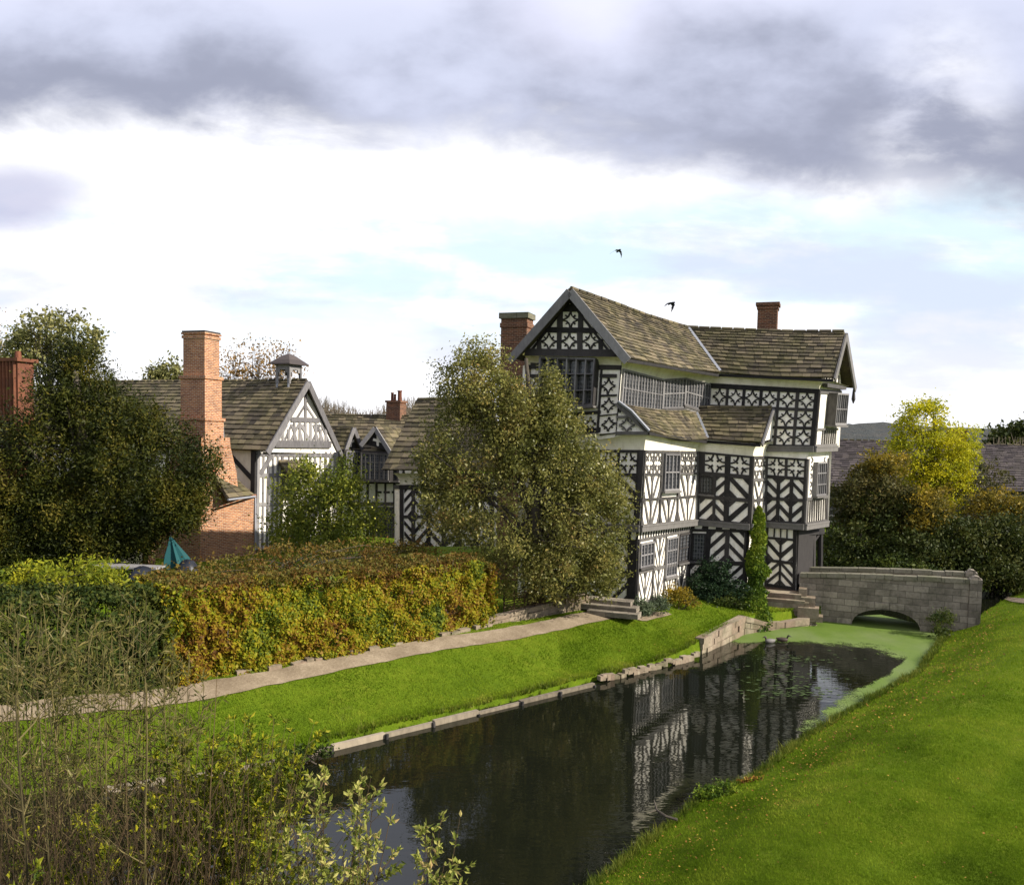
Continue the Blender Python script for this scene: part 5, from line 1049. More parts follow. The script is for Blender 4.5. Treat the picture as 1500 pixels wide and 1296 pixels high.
# hedges
def hedge(name, label, fr, bk, h0, h1, mat, topmat, dens, leaf, thick_jit=.16, cat='hedge'):
    """clipped hedge between a front and a back ground line"""
    c = (fr[0] + fr[-1]) / 2; T = thing(name, label, cat, up(c, gz1(c.x, c.y)))
    def lerp(pl, t): t = t * (len(pl) - 1); i = np.minimum(t.astype(int), len(pl) - 2); k = t - i; A = np.array([[p.x, p.y] for p in pl]); return A[i] * (1 - k)[:, None] + A[i + 1] * k[:, None]
    L_ = sum((b - a).length for a, b in zip(fr, fr[1:])); W_ = (bk[0] - fr[0]).length
    def hh(xy, t): return h0 + (h1 - h0) * t + .11 * vnoise(xy[:, 0], xy[:, 1], 1.5, 3) - .25 * np.clip(1 - (1 - t) * L_ / .7, 0, 1) ** 2 + .05 * vnoise(xy[:, 0], xy[:, 1], 5.3, 1)
    n = int(L_ * h0 * dens * 1.25); t = rng.random(n); v = rng.random(n); kp = (vnoise(t * L_ * 1.0, v * 2.4, 2.6, 7) + vnoise(t * L_, v * 2.4, 6.3, 2) * .7) < rng.uniform(.35, 1.5, n); t, v = t[kp], v[kp]; n = len(t); f_ = lerp(fr, t); b_ = lerp(bk, t); dr = (b_ - f_); dr /= np.linalg.norm(dr, axis=1)[:, None]
    zt = hh(f_, t); g0 = gz(f_[:, 0], f_[:, 1]); bul = .10 * vnoise(t * L_, v * 3, 1.9, 4) + .07 * vnoise(t * L_, v * 3, 4.7, 9)
    en = np.minimum(t, 1 - t) * L_; dep = np.abs(rng.normal(size=n)) * thick_jit + bul * 1.6 + .5 * np.clip(1 - en / .5, 0, 1) ** 2 + .25 * np.clip(v - .82, 0, 1) * 1.5; xy = f_ + dr * dep[:, None]; z = g0 + v * zt
    nr = np.concatenate([-dr, np.full((n, 1), .3)], 1); front = leaf_quads(np.concatenate([xy, z[:, None]], 1), leaf, .62, nrm=nr)
    npmesh('hedge_face', front, 4, mat, rng.random(n), T)
    n = int(L_ * W_ * dens * .8); t = rng.random(n); s = rng.random(n); f_ = lerp(fr, t); b_ = lerp(bk, t); xy = f_ * (1 - s)[:, None] + b_ * s[:, None] + rng.normal(size=(n, 2)) * .05
    z = gz(xy[:, 0], xy[:, 1]) + hh(xy, t) - np.abs(rng.normal(size=n)) * .12 + .12 * rng.random(n) ** 4 - .25 * np.clip(.12 - s, 0, 1) * 8 * .3
    npmesh('hedge_top', leaf_quads(np.concatenate([xy, z[:, None]], 1), leaf, .62), 4, topmat, rng.random(n), T)
    # ends and back
    n = int(W_ * h0 * dens * .6) * 2 + int(L_ * h0 * dens * .15); k = n // 3; s = rng.random(n); t = np.where(np.arange(n) < k, 0.0, np.where(np.arange(n) < 2 * k, 1.0, rng.random(n))); s = np.where(np.arange(n) < 2 * k, s, 1.0); v = rng.random(n)
    xy = lerp(fr, t) * (1 - s)[:, None] + lerp(bk, t) * s[:, None] + rng.normal(size=(n, 2)) * .09; z = gz(xy[:, 0], xy[:, 1]) + v * hh(xy, t)
    ek = np.concatenate([rng.random(k) ** 1.5, 1 - rng.random(k) ** 1.5, t[2 * k:]]); npmesh('hedge_end', leaf_quads(np.concatenate([xy, z[:, None]], 1), leaf, .62), 4, mat, rng.random(n), T)
    mb = MB(); 
    for k in range(int(L_ * 5)):
        t = np.array([random.random()]); a = lerp(fr, t)[0]; b = lerp(bk, t)[0]; s = random.uniform(.12, .8); x, y = a * (1 - s) + b * s; g = gz1(x, y); mb.tube([(x, y, g - .1), (x + random.uniform(-.1, .1), y, g + h0 * .5), (x + random.uniform(-.3, .3), y + random.uniform(-.2, .2), g + h0 * .96)], [.035, .022, .008], 4)
    tag(mb.build('stems', MT['bark'], T), None, None, None, 'stuff')
    return T
fr = [GG(x, y) for x, y in ((250, 1008), (340, 990), (480, 966), (620, 938), (722, 915))]; nrm = (fr[-1] - fr[0]).cross(UP).normalized() * -1
if nrm.y < 0: nrm = -nrm
bk = [p + nrm * (2.3 - .22 * i) for i, p in enumerate(fr)]
hedge('beech_hedge', 'clipped autumn hedge with yellow and rust leaves beside the gravel path', fr, bk, 2.5, 2.3, LM['beech'], LM['hedgetop'], 1500, .043)
fr2 = [GG(x, y) for x, y in ((-260, 1046), (-60, 1036), (120, 1022), (248, 1008))]; bk2 = [p + nrm * 2.4 for p in fr2]
hedge('ivy_hedge', 'dark green hedge continuing left behind the tall willow stems', fr2, bk2, 2.35, 2.5, LM['ivyhedge'], LM['ivyhedge'], 1100, .045)
# the lime green shrub over the dark hedge
f = foot(95, 22.5); tree('lime_shrub', 'bright lime yellow shrub spilling over the dark hedge at left', 'shrub', f, [bl(95, 845, 22, 1.3, .8, .5), bl(40, 860, 22, 1.0, .8, .5), bl(150, 845, 22, .7, .6, .38), bl(95, 875, 21.3, .9, .5, .4)], 150, 34, .32, .055, LM['lime'], .04, shell=.3, limbs=40, stems=4, aspect=.4)
f = foot(300, 26.5); tree('russet_shrub', 'unclipped russet and green shrub rising behind the hedge below the brick chimney', 'shrub', f, [bl(420, 815, 28, 1.6, .9, .4), bl(340, 832, 27, 1.2, .8, .35), bl(265, 845, 25.5, .9, .6, .3), bl(520, 808, 30, 1.5, .8, .35), bl(600, 805, 31, 1.2, .8, .3)], 260, 30, .34, .045, LM['hedgetop'], .04, shell=.3, limbs=60, stems=4)
# climber and plants along the house foot
def ivy_column():
    a, b = P(1106, 926, 33.9), P(1112, 742, 36.2); base = up(a, 0); T = thing('ivy_column', 'tall narrow column of bright green ivy climbing the bay corner from the water', 'climber', base)
    n = 24000; t = rng.random(n) ** .9; A = np.array(a); B = np.array(b); c = A + (B - A) * t[:, None]
    kn = np.clip((t - .0) / .28, 0, 1)[:, None]; mid = np.array(P(1107, 860, 35.7)); c = np.where(t[:, None] < .35, A + (mid - A) * (t[:, None] / .35) ** .6, mid + (B - mid) * ((t[:, None] - .35) / .65)); wid = .40 * (1 - t ** 5) ** .8 * (1 + .16 * np.sin(t * 17) + .12 * np.sin(t * 41 + 1)) * (1 + .25 * (t < .3))
    ang = rng.random(n) * 2 * np.pi; rr = wid * np.sqrt(rng.random(n) * .7 + .3); side = np.where(np.cos(ang) > 0, 1 + .25 * np.sin(t * 29), 1 + .3 * np.sin(t * 21 + 2)); c[:, 0] += np.cos(ang) * rr * side + rng.normal(size=n) * .03; c[:, 1] += np.sin(ang) * rr * .6
    npmesh('foliage', leaf_quads(c, .052, .75), 4, LM['ivy'], np.clip(.2 + t * .5 + rng.normal(size=n) * .2, 0, 1), T)
    mb = MB()
    for k in range(5): o = Vector((random.uniform(-.15, .15), 0, 0)); mb.tube([a + o, P(1107, 860, 35.7) + o, b + o * .3], [.04, .03, .01], 5)
    mb.build('stem', MT['bark'], T)
ivy_column()
small = [('climbing_shrub', 'dark evergreen climber with two pointed tops on the bay front', 'laurel', [bl(1037, 838, 36.1, .55, .35, .7), bl(1058, 848, 35.9, .5, .35, .7), bl(1080, 868, 35.6, .6, .5, .5), bl(1045, 870, 35.6, .9, .5, .4), bl(1022, 855, 35.9, .3, .3, .5)], 300, 30, .22, .045),
    ('bronze_shrub', 'low bronze and yellow bush in front of the bay corner', 'ochre', [bl(990, 872, 33.6, .55, .45, .35), bl(1010, 878, 33.8, .4, .4, .25)], 90, 26, .2, .04),
    ('grey_green_shrub', 'grey green bush at the left corner post of the bright wall', 'lavender', [bl(944, 890, 31.7, .38, .35, .30), bl(968, 884, 32.3, .4, .35, .30)], 100, 28, .2, .035),
    ('green_shrub', 'low green plants between the bay and the ivy column', 'apple', [bl(1085, 880, 35.2, .6, .4, .35), bl(1062, 886, 35.0, .6, .3, .25)], 90, 26, .2, .04),
    ('weeds', 'tuft of weeds growing over the bank by the right end of the arch', 'apple', [bl(1380, 905, 33.8, .5, .4, .3), bl(1375, 925, 33.3, .35, .35, .2)], 60, 26, .2, .04),
    ('fern_tuft', 'green fern tuft with russet leaves at the near waterline', 'ivy', [bl(1060, 1155, 17.6, .38, .25, .16), bl(1035, 1162, 17.5, .25, .2, .12)], 60, 26, .13, .03),
    ('reed_tuft', 'rushes growing at the timber edging beside the lawn', 'apple', [bl(465, 1098, 19.3, .45, .15, .12), bl(430, 1106, 19.1, .35, .15, .1)], 50, 24, .12, .035)]
for nm, lab, mt, bb, n, per, rc, lf in small:
    c = bb[0][0]; tree(nm, lab, 'plant', (c[0], c[1], max(0, gz1(c[0], c[1]))), bb, n, per, rc, lf, LM[mt], .025, shell=.2, limbs=12, stems=2)
# ------------------------------------------------------------ foreground plants
def leaf_strip(bases, dirs, ln, wd, up_=(0, 0, 1), fold=.25):
    """folded pointed leaves: 4 triangles each -> two quads (N*2,4,3)"""
    n = len(bases); d = dirs / (np.linalg.norm(dirs, axis=1)[:, None] + 1e-9); s = np.cross(d, unit(n)); s /= np.linalg.norm(s, axis=1)[:, None] + 1e-9; nn = np.cross(s, d)
    ln = ln * rng.uniform(.6, 1.3, n)[:, None]; wd = wd * rng.uniform(.7, 1.2, n)[:, None]; mid = bases + d * ln * .45; tip = bases + d * ln + nn * ln * rng.uniform(-.15, .15, n)[:, None]
    l = mid + s * wd / 2 + nn * wd * fold; r = mid - s * wd / 2 + nn * wd * fold
    return np.concatenate([np.stack([bases, mid, tip, l], 1), np.stack([bases, r, tip, mid], 1)], 0)
def sapling(name, label, cat, px, D, top_px, top_py, nst, spread, leaf_n, ln, wd, mat, r0=.012, group=None, twig=10, lean=0.0, leaf_lo=.35, stemmat='stem', zoff=0.0, tl=.45):
    """a clump of slim stems from the bank under (px, D) rising to about (top_px, top_py)"""
    v = ray(px, 1200); x = v.x / v.y * D; base = Vector((x, D, gz1(x, D) + zoff)); T = thing(name, label, cat, base, group); mb = MB(); LB, LD = [], []
    for s in range(nst):
        tp = P(top_px + random.gauss(0, spread), top_py + abs(random.gauss(0, spread * .8)) * (1 if nst > 1 else 0), D + random.uniform(-.4, .4)); b = base + Vector((random.uniform(-.12, .12) * (1 + nst / 6), random.uniform(-.15, .15), -.1))
        c = b.lerp(tp, .5) + Vector((random.uniform(-.12, .12), random.uniform(-.1, .1), .1)); pts = []
        for i in range(9):
            t = i / 8; p = b * (1 - t) ** 2 + c * 2 * t * (1 - t) + tp * t * t; pts.append(p + Vector((random.uniform(-.012, .012), random.uniform(-.012, .012), 0)))
        rr = r0 * random.uniform(.7, 1.2); mb.tube(pts, [rr * (1 - .85 * i / 8) + .0012 for i in range(9)], 5)
        tips = [(pts[i], (pts[i] - pts[i - 1])) for i in range(3, 9)]
        for k in range(twig):
            t = random.uniform(leaf_lo, .98) * 8; i = min(int(t), 7); a = pts[i].lerp(pts[i + 1], t % 1); d = (pts[i + 1] - pts[i]).normalized(); o = Vector(unit(1)[0]); o = (o - d * o.dot(d)).normalized()
            L_ = tl * random.uniform(.4, 1.2) * (1.15 - t / 12); e = a + (d * .75 + o * .7).normalized() * L_; m1 = a.lerp(e, .5) + o * L_ * .08; mb.tube([a, m1, e], [rr * .35 + .001, rr * .25 + .001, .001], 4, cap=False)
            tips += [(a.lerp(e, q), e - a) for q in (.45, .65, .8, .92, 1.0)]
        for k in range(leaf_n):
            p, d = random.choice(tips); o = Vector(unit(1)[0]); LB.append(p + Vector(unit(1)[0]) * .006); LD.append((d.normalized() * .7 + o * .8 + Vector((0, 0, -.15))))
    mb.build('stem', MT[stemmat], T)
    if LB: q = leaf_strip(np.array(LB), np.array(LD), ln, wd); tt = rng.random(len(LB)); npmesh('foliage', q, 4, mat, np.concatenate([tt, tt]), T)
    return T
# tall willow stems at left
WL = [(30, 7.0, 25, 905, 3, 22, 'slim willow stems with long pale leaves rising at the left edge'), (95, 7.4, 60, 880, 3, 20, 'forked willow stem leaning left, its tips over the dark hedge'), (120, 6.8, 130, 930, 3, 24, 'willow stems crossing the lawn just left of the thick forked stem'),
      (175, 7.6, 200, 870, 3, 22, 'willow stems whose tips reach the shadowed hedge in the left third'), (235, 7.2, 235, 960, 3, 22, 'leafy willow clump in front of the pale path'), (285, 7.8, 285, 1000, 3, 16, 'short upright willow stem in front of the path and lawn'),
      (65, 8.2, 110, 915, 3, 26, 'brown seeding stems in front of the far dark hedge'), (200, 8.4, 165, 905, 3, 26, 'dense reedy stems before the dark green hedge'), (10, 8.6, -5, 960, 3, 26, 'tangled thin stems at the very left edge'), (55, 9.2, 60, 850, 4, 34, 'highest dark leaved willow shoots against the lime shrub'), (130, 9.4, 140, 870, 4, 34, 'brown green shoots before the middle of the dark hedge'), (0, 9.0, 10, 870, 4, 34, 'leafy shoots at the left edge reaching the lime shrub'), (240, 9.0, 262, 930, 3, 20, 'grey leaved thin stems in front of the left end of the yellow hedge')]
for i, (px, D, tx, ty, n, sp, lab) in enumerate(WL):
    sapling('willow_sapling', lab, 'sapling', px, D, tx, ty, n + 2, sp, 135, .105, .016, LM['willow'], .0075 if i != 1 else .012, 'willow saplings on the near bank', 17, tl=.5)
sapling('bare_sapling', 'single straight greenish stem standing in front of the lawn, left of centre foreground', 'sapling', 205, 5.6, 212, 1000, 1, 4, 14, .06, .012, LM['willow'], .013, None, 12)
sapling('bare_sapling', 'thin brown leafless stem rising past the hedge foot above the leafy briar', 'sapling', 318, 6.2, 316, 985, 1, 4, 8, .05, .012, LM['willow'], .010, None, 12, stemmat='twig')
sapling('bare_sapling', 'thick forked grey stem leaning left out of the bottom left thicket', 'sapling', 110, 5.4, 45, 1010, 2, 18, 10, .06, .012, LM['willow'], .016, None, 12)
# leafy briars, yellow green
for px, D, tx, ty, n, sp, ln_, lab in ((330, 6.8, 385, 1050, 18, 30, 110, 'upper leafy shoots of yellow green briar reaching over the lawn edge'), (270, 7.2, 262, 1060, 12, 30, 90, 'loose yellow green briar among the willow stems'), (150, 6.4, 140, 1180, 10, 40, 80, 'olive leaved briar low in the left of the thicket'), (350, 7.4, 345, 1075, 26, 34, 110, 'yellow green leafy briar standing over the timber edging'), (300, 7.0, 300, 1120, 16, 30, 80, 'yellow leaved briar left of the leafy one above the waterline'), (255, 6.2, 250, 1150, 6, 30, 50, 'sparse briar with bright yellow leaves in the dry thicket'), (60, 6.6, 70, 1190, 10, 40, 70, 'yellow flecked briar at the left edge of the brown thicket'), (30, 5.0, 40, 1275, 6, 34, 50, 'green leaf spray in the bottom left corner'), (390, 6.0, 395, 1190, 8, 24, 50, 'green briar in front of the brown thicket next to the pale shrub')):
    sapling('briar', lab, 'shrub', px, D, tx, ty, n, sp, int(ln_ * 2.2), .052, .025, LM['briar'], .0045, 'briars on the near bank', 9, leaf_lo=.45, tl=.32)
# the pale leaved shrub at the bottom
for px, D, tx, ty, n, sp, lab in ((470, 6.2, 480, 1130, 8, 26, 'pale leaved shrub against the dark water, its tallest left shoots'), (520, 6.0, 545, 1150, 8, 26, 'cream and green leaved shoots in the middle of the pale shrub'), (560, 5.9, 628, 1195, 6, 24, 'outermost right shoots of the pale shrub reaching over the water'), (590, 5.8, 655, 1262, 4, 12, 'low right shoots of the pale shrub near the bottom edge'), (440, 5.9, 430, 1195, 8, 28, 'dense leafy base of the pale shrub beside the briars'), (500, 5.6, 500, 1235, 8, 34, 'lowest shoots of the pale shrub along the bottom edge')):
    sapling('dogwood_shrub', lab, 'shrub', px, D, tx, ty, n, sp, 140, .052, .024, LM['pale'], .0045, 'pale leaved shrub clumps on the near bank', 11, leaf_lo=.45, tl=.28, stemmat='twig')
# dry thicket: one mass of crossing twigs
def thicket():
    mb = MB()
    for k in range(620):
        px = random.uniform(-60, 385) ; D = random.uniform(5.2, 8.6); v = ray(px, 1200); x = v.x / v.y * D; g = gz1(x, D); h = P(px, 1300 - random.uniform(20, 190) * (1 if px < 380 else .5), D).z
        a = Vector((x, D, max(g, h - 1.6))); tx = max(-.7, min(.7, random.gauss(0, .42))); b = Vector((x + tx, D + random.uniform(-.3, .3), h)); m1 = a.lerp(b, .5) + Vector((-.15 * tx, 0, .12)); e = b + Vector((tx * .4, 0, -random.uniform(0, .25))); mb.tube([a, m1, b, e], [.0045, .0035, .0022, .0008], 3, cap=False)
    tag(mb.build('dry_thicket', MT['twig']), 'tangle of dry brown stems filling the bottom left corner', 'undergrowth', None, 'stuff')
    n = 60000; px = rng.uniform(-80, 410, n); D = rng.uniform(5.6, 9.6, n); x = np.array([ray(a, 1250).x / ray(a, 1250).y for a in px]) * D; z = gz(x, D) + rng.random(n) ** 1.3 * (1.2 + .5 * vnoise(x, D, 2.3, 4))
    tag(npmesh('bank_undergrowth', leaf_quads(np.stack([x, D, z], 1), .035, .5), 4, LM['dark'], rng.random(n)), 'dark brown and green undergrowth on the near bank under the stems', 'undergrowth', None, 'stuff')
thicket()
# ------------------------------------------------------------ grass blades, fallen leaves
def blades():
    def scatter(n, region, h, w, name, lab, dens):
        px = rng.uniform(*region[0], n); py = rng.uniform(*region[1], n); vx = (px - 750) / FPX; vy = (PY0 - py) / FPX
        Rm = np.array(ROT); d = np.stack([vx, vy, -np.ones(n)], 1) @ Rm.T; zg = np.full(n, .8)
        for _ in range(9): t = (zg - CAM.z) / d[:, 2]; x = d[:, 0] * t; y = d[:, 1] * t; zg = zg * .5 + gz(x, y) * .5
        zg = gz(x, y)
        k = (zg > .06) & (y > 3) & (y < 45); x, y, zg, t = x[k], y[k], zg[k], t[k]
        # keep off the paths
        keep = np.ones(len(x), bool)
        for pa in (near + farp[::-1], pr + pf[::-1]):
            ins = np.zeros(len(x), bool); pp = [(p.x, p.y) for p in pa]
            for i in range(len(pp)):
                (ax, ay), (bx, by) = pp[i], pp[(i + 1) % len(pp)]
                with np.errstate(divide='ignore', invalid='ignore'): ins ^= ((ay > y) != (by > y)) & (x < (bx - ax) * (y - ay) / (by - ay) + ax)
            keep &= ~ins
        x, y, zg = x[keep], y[keep], zg[keep]; n = len(x); dist, _, _ = moat_dist(x, y); rough = np.clip(1.6 - dist / 1.2, 1, 1.6) * (1 + .35 * vnoise(x, y, 1.7, 6).clip(0, 1))
        sc = (np.hypot(x, y) / 14).clip(.8, 2.6); a = rng.random(n) * 2 * np.pi; hh = h * rng.uniform(.5, 1.4, n) * rough * sc ** .3; ww = w * rng.uniform(.6, 1.4, n) * sc
        dx, dy = np.cos(a) * ww, np.sin(a) * ww; lx, ly = rng.normal(size=n) * hh * .5, rng.normal(size=n) * hh * .5
        worn = (vnoise(x, y, .9, 11) * vnoise(x, y, 2.3, 5) > .42) & (rng.random(n) < .45); x, y, zg, dx, dy, lx, ly, hh, dist = [q_[~worn] for q_ in (x, y, zg, dx, dy, lx, ly, hh, dist)]; n = len(x)
        tri = np.stack([np.stack([x - dx, y - dy, zg - .01], 1), np.stack([x + dx, y + dy, zg - .01], 1), np.stack([x + lx, y + ly, zg + hh], 1)], 1)
        patch = .5 + .26 * vnoise(x, y, .8, 3) + .2 * vnoise(x, y, 2.6, 8) + .12 * vnoise(x, y, 6.1, 2)
        tag(npmesh(name, tri, 3, LM['grass'], np.clip(patch + .13 * np.clip(2.5 * np.sin(dist * 3.1), -1, 1) + rng.normal(size=n) * .13, 0, 1)), lab, 'grass', None, 'stuff')
    scatter(420000, ((820, 1560), (872, 1330)), .028, .006, 'grass', 'short mown grass on the near right bank and lawn', 1)
    scatter(220000, ((-60, 1110), (880, 1185)), .030, .008, 'grass', 'short mown grass on the far lawn strip between path and moat', 1)
blades()
def waterline():
    e = [G(x, y) for x, y in ((780, 1345), (868, 1292), (955, 1225), (1010, 1180), (1105, 1136), (1180, 1077), (1265, 1030), (1342, 985), (1384, 928))]; l = [G(x, y) for x, y in ((-60, 1175), (0, 1167), (200, 1148), (400, 1113), (700, 1040), (870, 998), (1000, 964), (1032, 955))]
    P_ = []
    for pl, n, sp in ((e, 1500, .16), (l, 420, .09)):
        L_ = [(b - a).length for a, b in zip(pl, pl[1:])]; tot = sum(L_)
        for k in range(n):
            s_ = random.random() * tot; i = 0
            while s_ > L_[i]: s_ -= L_[i]; i += 1
            p = pl[i].lerp(pl[i + 1], s_ / L_[i]); r_ = .06 * random.random(); h = random.uniform(.05, .16) * (1 + .8 * max(0, math.sin(p.x * 1.9 + p.y))); nrm_ = Vector(((pl[i + 1] - pl[i]).y, -(pl[i + 1] - pl[i]).x)).normalized() * (1 if pl is e else -1) * random.uniform(-.03, sp * 1.5)
            x, y = p.x + nrm_.x, p.y + nrm_.y; z = max(gz1(x, y), 0.0)
            for j in range(11): P_.append((x + random.gauss(0, r_), y + random.gauss(0, r_), z, h * random.uniform(.5, 1.2)))
    c = np.array(P_); n = len(c); a = rng.random(n) * 6.28; w = .008 * (c[:, 1] / 18); h = c[:, 3]; x, y, z = c[:, 0], c[:, 1], c[:, 2]; lx, ly = rng.normal(size=n) * h * .45, rng.normal(size=n) * h * .45
    tri = np.stack([np.stack([x - np.cos(a) * w, y - np.sin(a) * w, z - .02], 1), np.stack([x + np.cos(a) * w, y + np.sin(a) * w, z - .02], 1), np.stack([x + lx, y + ly, z + h], 1)], 1)
    tag(npmesh('waterside_grass', tri, 3, LM['rough'], rng.random(n)), 'longer rough grass fringing both waterlines', 'grass', None, 'stuff')
waterline()
def fallen():
    n = 1900; u = rng.random(n); px = np.empty(n); py = np.empty(n); e = [(868, 1292), (955, 1225), (1105, 1136), (1180, 1077), (1265, 1030), (1342, 985), (1384, 928)]
    t = rng.random(n) * (len(e) - 1); i = t.astype(int); k = t - i; E = np.array(e, float); b = E[i] * (1 - k)[:, None] + E[np.minimum(i + 1, len(e) - 1)] * k[:, None]
    off = np.abs(rng.normal(size=n)) * 60 * (b[:, 1] / 1100) + 4; px = b[:, 0] + off; py = b[:, 1] + off * .05 + rng.normal(size=n) * 6
    far_ = rng.random(n) < .14; px[far_] = rng.uniform(900, 1500, far_.sum()); py[far_] = rng.uniform(900, 1290, far_.sum())
    f2 = rng.random(n) < .16; px[f2] = 1440 + rng.normal(size=f2.sum()) * 18; py[f2] = rng.uniform(890, 985, f2.sum()); px[f2] += (930 - py[f2]) * .5
    P_ = []
    for a, b_ in zip(px, py):
        p = GG(a, b_)
        if p.z > .02 and p.y < 45: P_.append((p.x, p.y, p.z + .035))
    c = np.array(P_); n = len(c); a = rng.random(n) * 6.28; s = .017 * rng.uniform(.5, 1.5, n) * (np.hypot(c[:, 0], c[:, 1]) / 16).clip(.8, 1.6); A = np.stack([np.cos(a), np.sin(a), rng.normal(size=n) * .3], 1); B = np.stack([-np.sin(a), np.cos(a), rng.normal(size=n) * .3], 1)
    q = np.stack([c - A * s[:, None], c + B * s[:, None] * .7, c + A * s[:, None], c - B * s[:, None] * .7], 1)
    tag(npmesh('fallen_leaves', q, 4, LM['fallen'], rng.random(n)), 'scattered orange fallen leaves along the top of the near bank', 'leaves', None, 'stuff')
fallen()
# ------------------------------------------------------------ birds, ducks, branch, courtyard things
def bird(label, px, py, D, span, wl, wr, body_dir):
    c = P(px, py, D); m = MAT_BIRD; T = thing('bird', label, 'bird', c, 'birds in the sky'); mb = MB(); bd = Vector(body_dir).normalized(); L_ = span * .42
    mb.tube([c - bd * L_ * .75, c - bd * L_ * .45, c, c + bd * L_ * .3, c + bd * L_ * .42, c + bd * L_ * .5], [.06 * span, .045 * span, .085 * span, .06 * span, .045 * span, .006], 8); mb.build('body', m, T, smooth=True)
    for w in (wl, wr):
        w = [Vector(x) * span for x in w]; mb = MB(); ch = [.26, .24, .17, .03]; pts = [c] + [c + x for x in w]
        for i in range(len(pts) - 1):
            a, b = pts[i], pts[i + 1]; k0, k1 = ch[i] * span, ch[i + 1] * span
            mb.hexa([a + bd * k0 * .5, b + bd * k1 * .3, b - bd * k1 * .7, a - bd * k0 * .5], [p + UP * .012 for p in (a + bd * k0 * .5, b + bd * k1 * .3, b - bd * k1 * .7, a - bd * k0 * .5)])
        mb.build('wing', m, T)
MAT_BIRD = M_('black_feathers', .6).col((.012, .012, .016)).m
bird('slender dark bird with arched wings, higher of the two above the roof', 907, 367, 58, 1.0, [(-.22, 0, .03), (-.42, 0, -.10), (-.62, 0, -.24)], [(.10, 0, -.08), (.16, 0, -.26), (.15, 0, -.50)], (.35, -.9, .12))
bird('solid black bird with wings swept down, lower one just above the ridge', 985, 444, 55, .95, [(-.22, 0, .02), (-.38, 0, -.10), (-.55, 0, -.26)], [(.08, 0, -.12), (.03, 0, -.34), (-.06, 0, -.60)], (.75, -.6, .18))
def duck(label, px, py, c1, c2, head):
    c = G(px, py); T = thing('duck', label, 'duck', c, 'ducks on the water'); m1 = M_('duck_feathers', .6).col(c1).m; m2 = M_('duck_head', .5).col(c2).m; d = Vector((head, -.25, 0)).normalized(); mb = MB()
    mb.tube([c + d * x + UP * z for x, z in ((-.26, .12), (-.2, .08), (-.08, .06), (.06, .06), (.14, .09), (.17, .12))], [.01, .06, .10, .10, .06, .02], 10); mb.build('body', m1, T, smooth=True)
    mb = MB(); mb.tube([c + d * x + UP * z for x, z in ((.13, .09), (.16, .17), (.17, .21), (.2, .23), (.24, .22), (.30, .20))], [.035, .032, .042, .04, .02, .01], 8); mb.build('head', m2, T, smooth=True)
duck('grey duck floating at the edge of the duckweed', 1127, 941, (.13, .12, .11), (.05, .04, .035), -1)
duck('dark brown duck swimming right of the grey one', 1147, 939, (.05, .035, .025), (.03, .03, .02), 1)
def branch():
    a = G(985, 1180, .1); H = MB(); pts = [P(958, 1172, 16.6), P(962, 1186, 16.3), P(975, 1195, 16.1), P(992, 1200, 16.0)]; H.tube(pts, [.012, .022, .03, .028], 6); H.tube([pts[1], P(950, 1190, 16.2)], [.014, .006], 5); tag(H.build('fallen_branch', MT['bark'], None, pts[2]), 'curved dead branch lying half in the water at the near bank', 'branch')
    mb = MB(); 
    for k in range(60): c = P(1095 + random.gauss(0, 9), 1140 + random.gauss(0, 3), 18.3); c.z = max(gz1(c.x, c.y), .0) + random.uniform(.02, .12); u_ = Vector(unit(1)[0]) * .05; w_ = Vector(unit(1)[0]) * .03; mb.face([c - u_, c + w_, c + u_, c - w_])
    tag(mb.build('leaf_pile', LM['fallen']), 'small heap of russet leaves on the bank edge beside the fern', 'leaves', None, 'stuff')
branch()
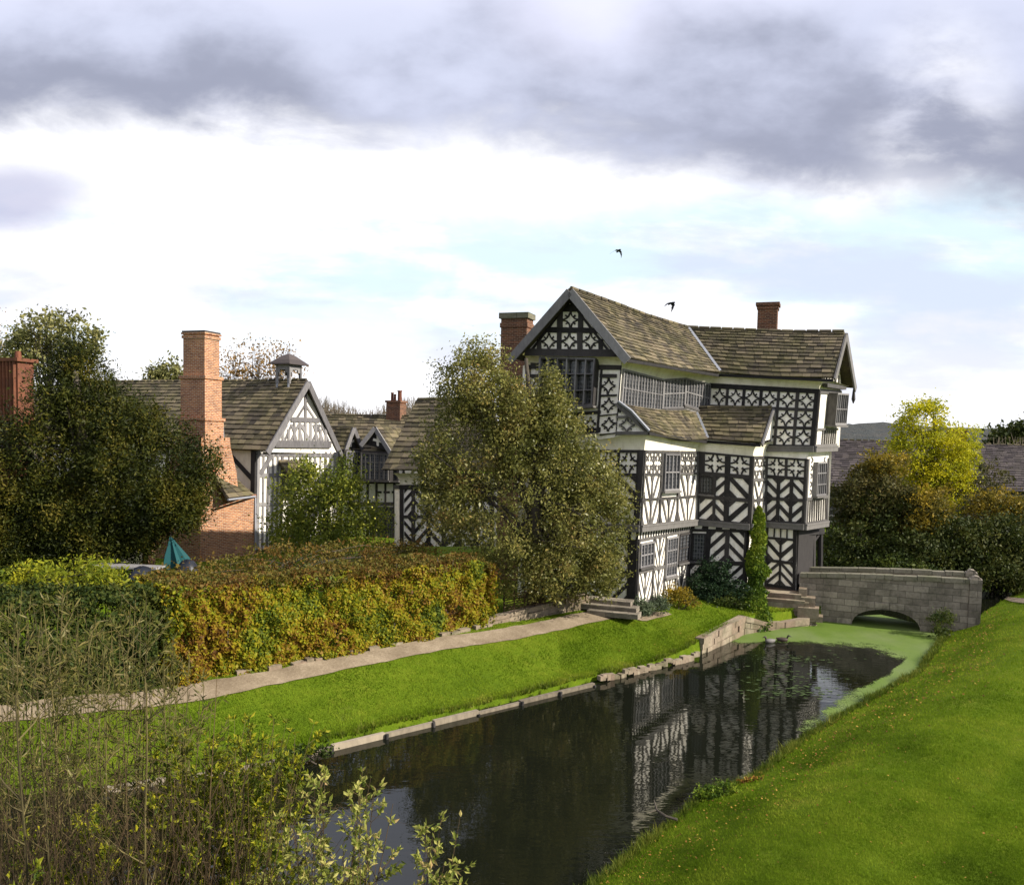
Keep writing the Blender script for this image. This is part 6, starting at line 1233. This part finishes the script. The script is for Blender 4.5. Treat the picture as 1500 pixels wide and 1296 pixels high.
def courtyard():
    # teal parasol, folded, leaning over dark covered seats
    m = M_('teal_canvas', .8).col((.006, .058, .062)).m; dk = M_('dark_cover', .45).col((.012, .014, .02)).m; c = foot(262, 33.0); g = c.z
    T = thing('folded_parasol', 'teal canvas parasol folded loosely beside the brick chimney base', 'parasol', c); top_ = P(250, 786, 33); mb = MB(); n = 14; rings = [(0, .03), (.25, .16), (.55, .34), (.8, .46), (1.0, .40)]; low = P(258, 832, 33)
    for k, (t, r) in enumerate(rings):
        p = top_.lerp(low, t)
        for j in range(n): a = 2 * math.pi * j / n; q = r * (1 if j % 2 else .62) * (1 + .15 * math.sin(j * 2.3)); mb.v.append((p.x + math.cos(a) * q * 1.25 + .12 * t, p.y + math.sin(a) * q * .8, p.z - .08 * math.sin(j * 1.7) * t))
    for k in range(len(rings) - 1):
        for j in range(n): b = k * n; mb.f.append((b + j, b + (j + 1) % n, b + n + (j + 1) % n, b + n + j)); mb.t.append(.5)
    mb.build('canopy', m, T); mb = MB(); mb.tube([up(c, g), top_ + UP * .1], .025, 8); mb.build('pole', MT['timber'], T)
    for px, py, D, s, lab in ((208, 836, 31, 1.0, 'dark domed plastic cover left of the teal parasol'), (275, 826, 32.4, .9, 'dark rounded cover right of the teal parasol')):
        p = P(px, py, D); T = MB(); b = up(p, gz1(p.x, p.y)); rings = [(0, .52), (.45, .50), (.75, .42), (.95, .25), (1.02, .04)]; n = 12; h = p.z - b.z + .15
        for z, r in rings:
            for j in range(n): a = 2 * math.pi * j / n; T.v.append((b.x + math.cos(a) * r * s * (1 + .06 * math.sin(j * 3)), b.y + math.sin(a) * r * s, b.z + z * h + .03 * math.sin(j * 2)))
        for k in range(4):
            for j in range(n): q = k * n; T.f.append((q + j, q + (j + 1) % n, q + n + (j + 1) % n, q + n + j)); T.t.append(.5)
        tag(T.build('covered_seat', dk, None, b, smooth=True), lab, 'cover', 'dark covered garden seats')
    c = P(180, 829, 32); T = thing('garden_table', 'long grey wooden table standing before the dark yew', 'table', up(c, gz1(c.x, c.y))); mb = MB(); mb.box(c, 1.5, .35, .035, (1, -.1, 0)); mb.build('tabletop', MT['grey'], T)
    for i in (-1, 1):
        mb = MB(); mb.box(up(c, (c.z + gz1(c.x, c.y)) / 2) + Vector((i * 1.3, 0, 0)), .06, .3, (c.z - gz1(c.x, c.y)) / 2 - .04, (1, -.1, 0)); mb.build('leg', MT['grey'], T)
    c = foot(218, 35.6); T = thing('brick_pier', 'short orange brick pier seen under the yew branches', 'pier', c); mb = MB(); zt = P(218, 786, 35.6).z; mb.box(up(c, (c.z + zt) / 2), .16, .2, (zt - c.z) / 2 + .1, D2); o = mb.build('pier', MT['brick'], T); mb = MB(); mb.box(up(c, zt + .12), .2, .24, .05, D2); mb.build('cap', MT['cope'], T)
    a = foot(168, 36.8); T = thing('garden_wall', 'pale rendered wall glimpsed in the gloom beneath the yew', 'wall', a); mb = MB(); b = foot(213, 36.5); mb.hexa([up(a, .8), up(b, .8), up(b, .8) + D1 * .2, up(a, .8) + D1 * .2], [p + D1 * k for p, k in ((P(168, 799, 36.8), 0), (P(213, 797, 36.5), 0), (P(213, 797, 36.5), .2), (P(168, 799, 36.8), .2))]); mb.build('render', MT['plaster'], T)
courtyard()
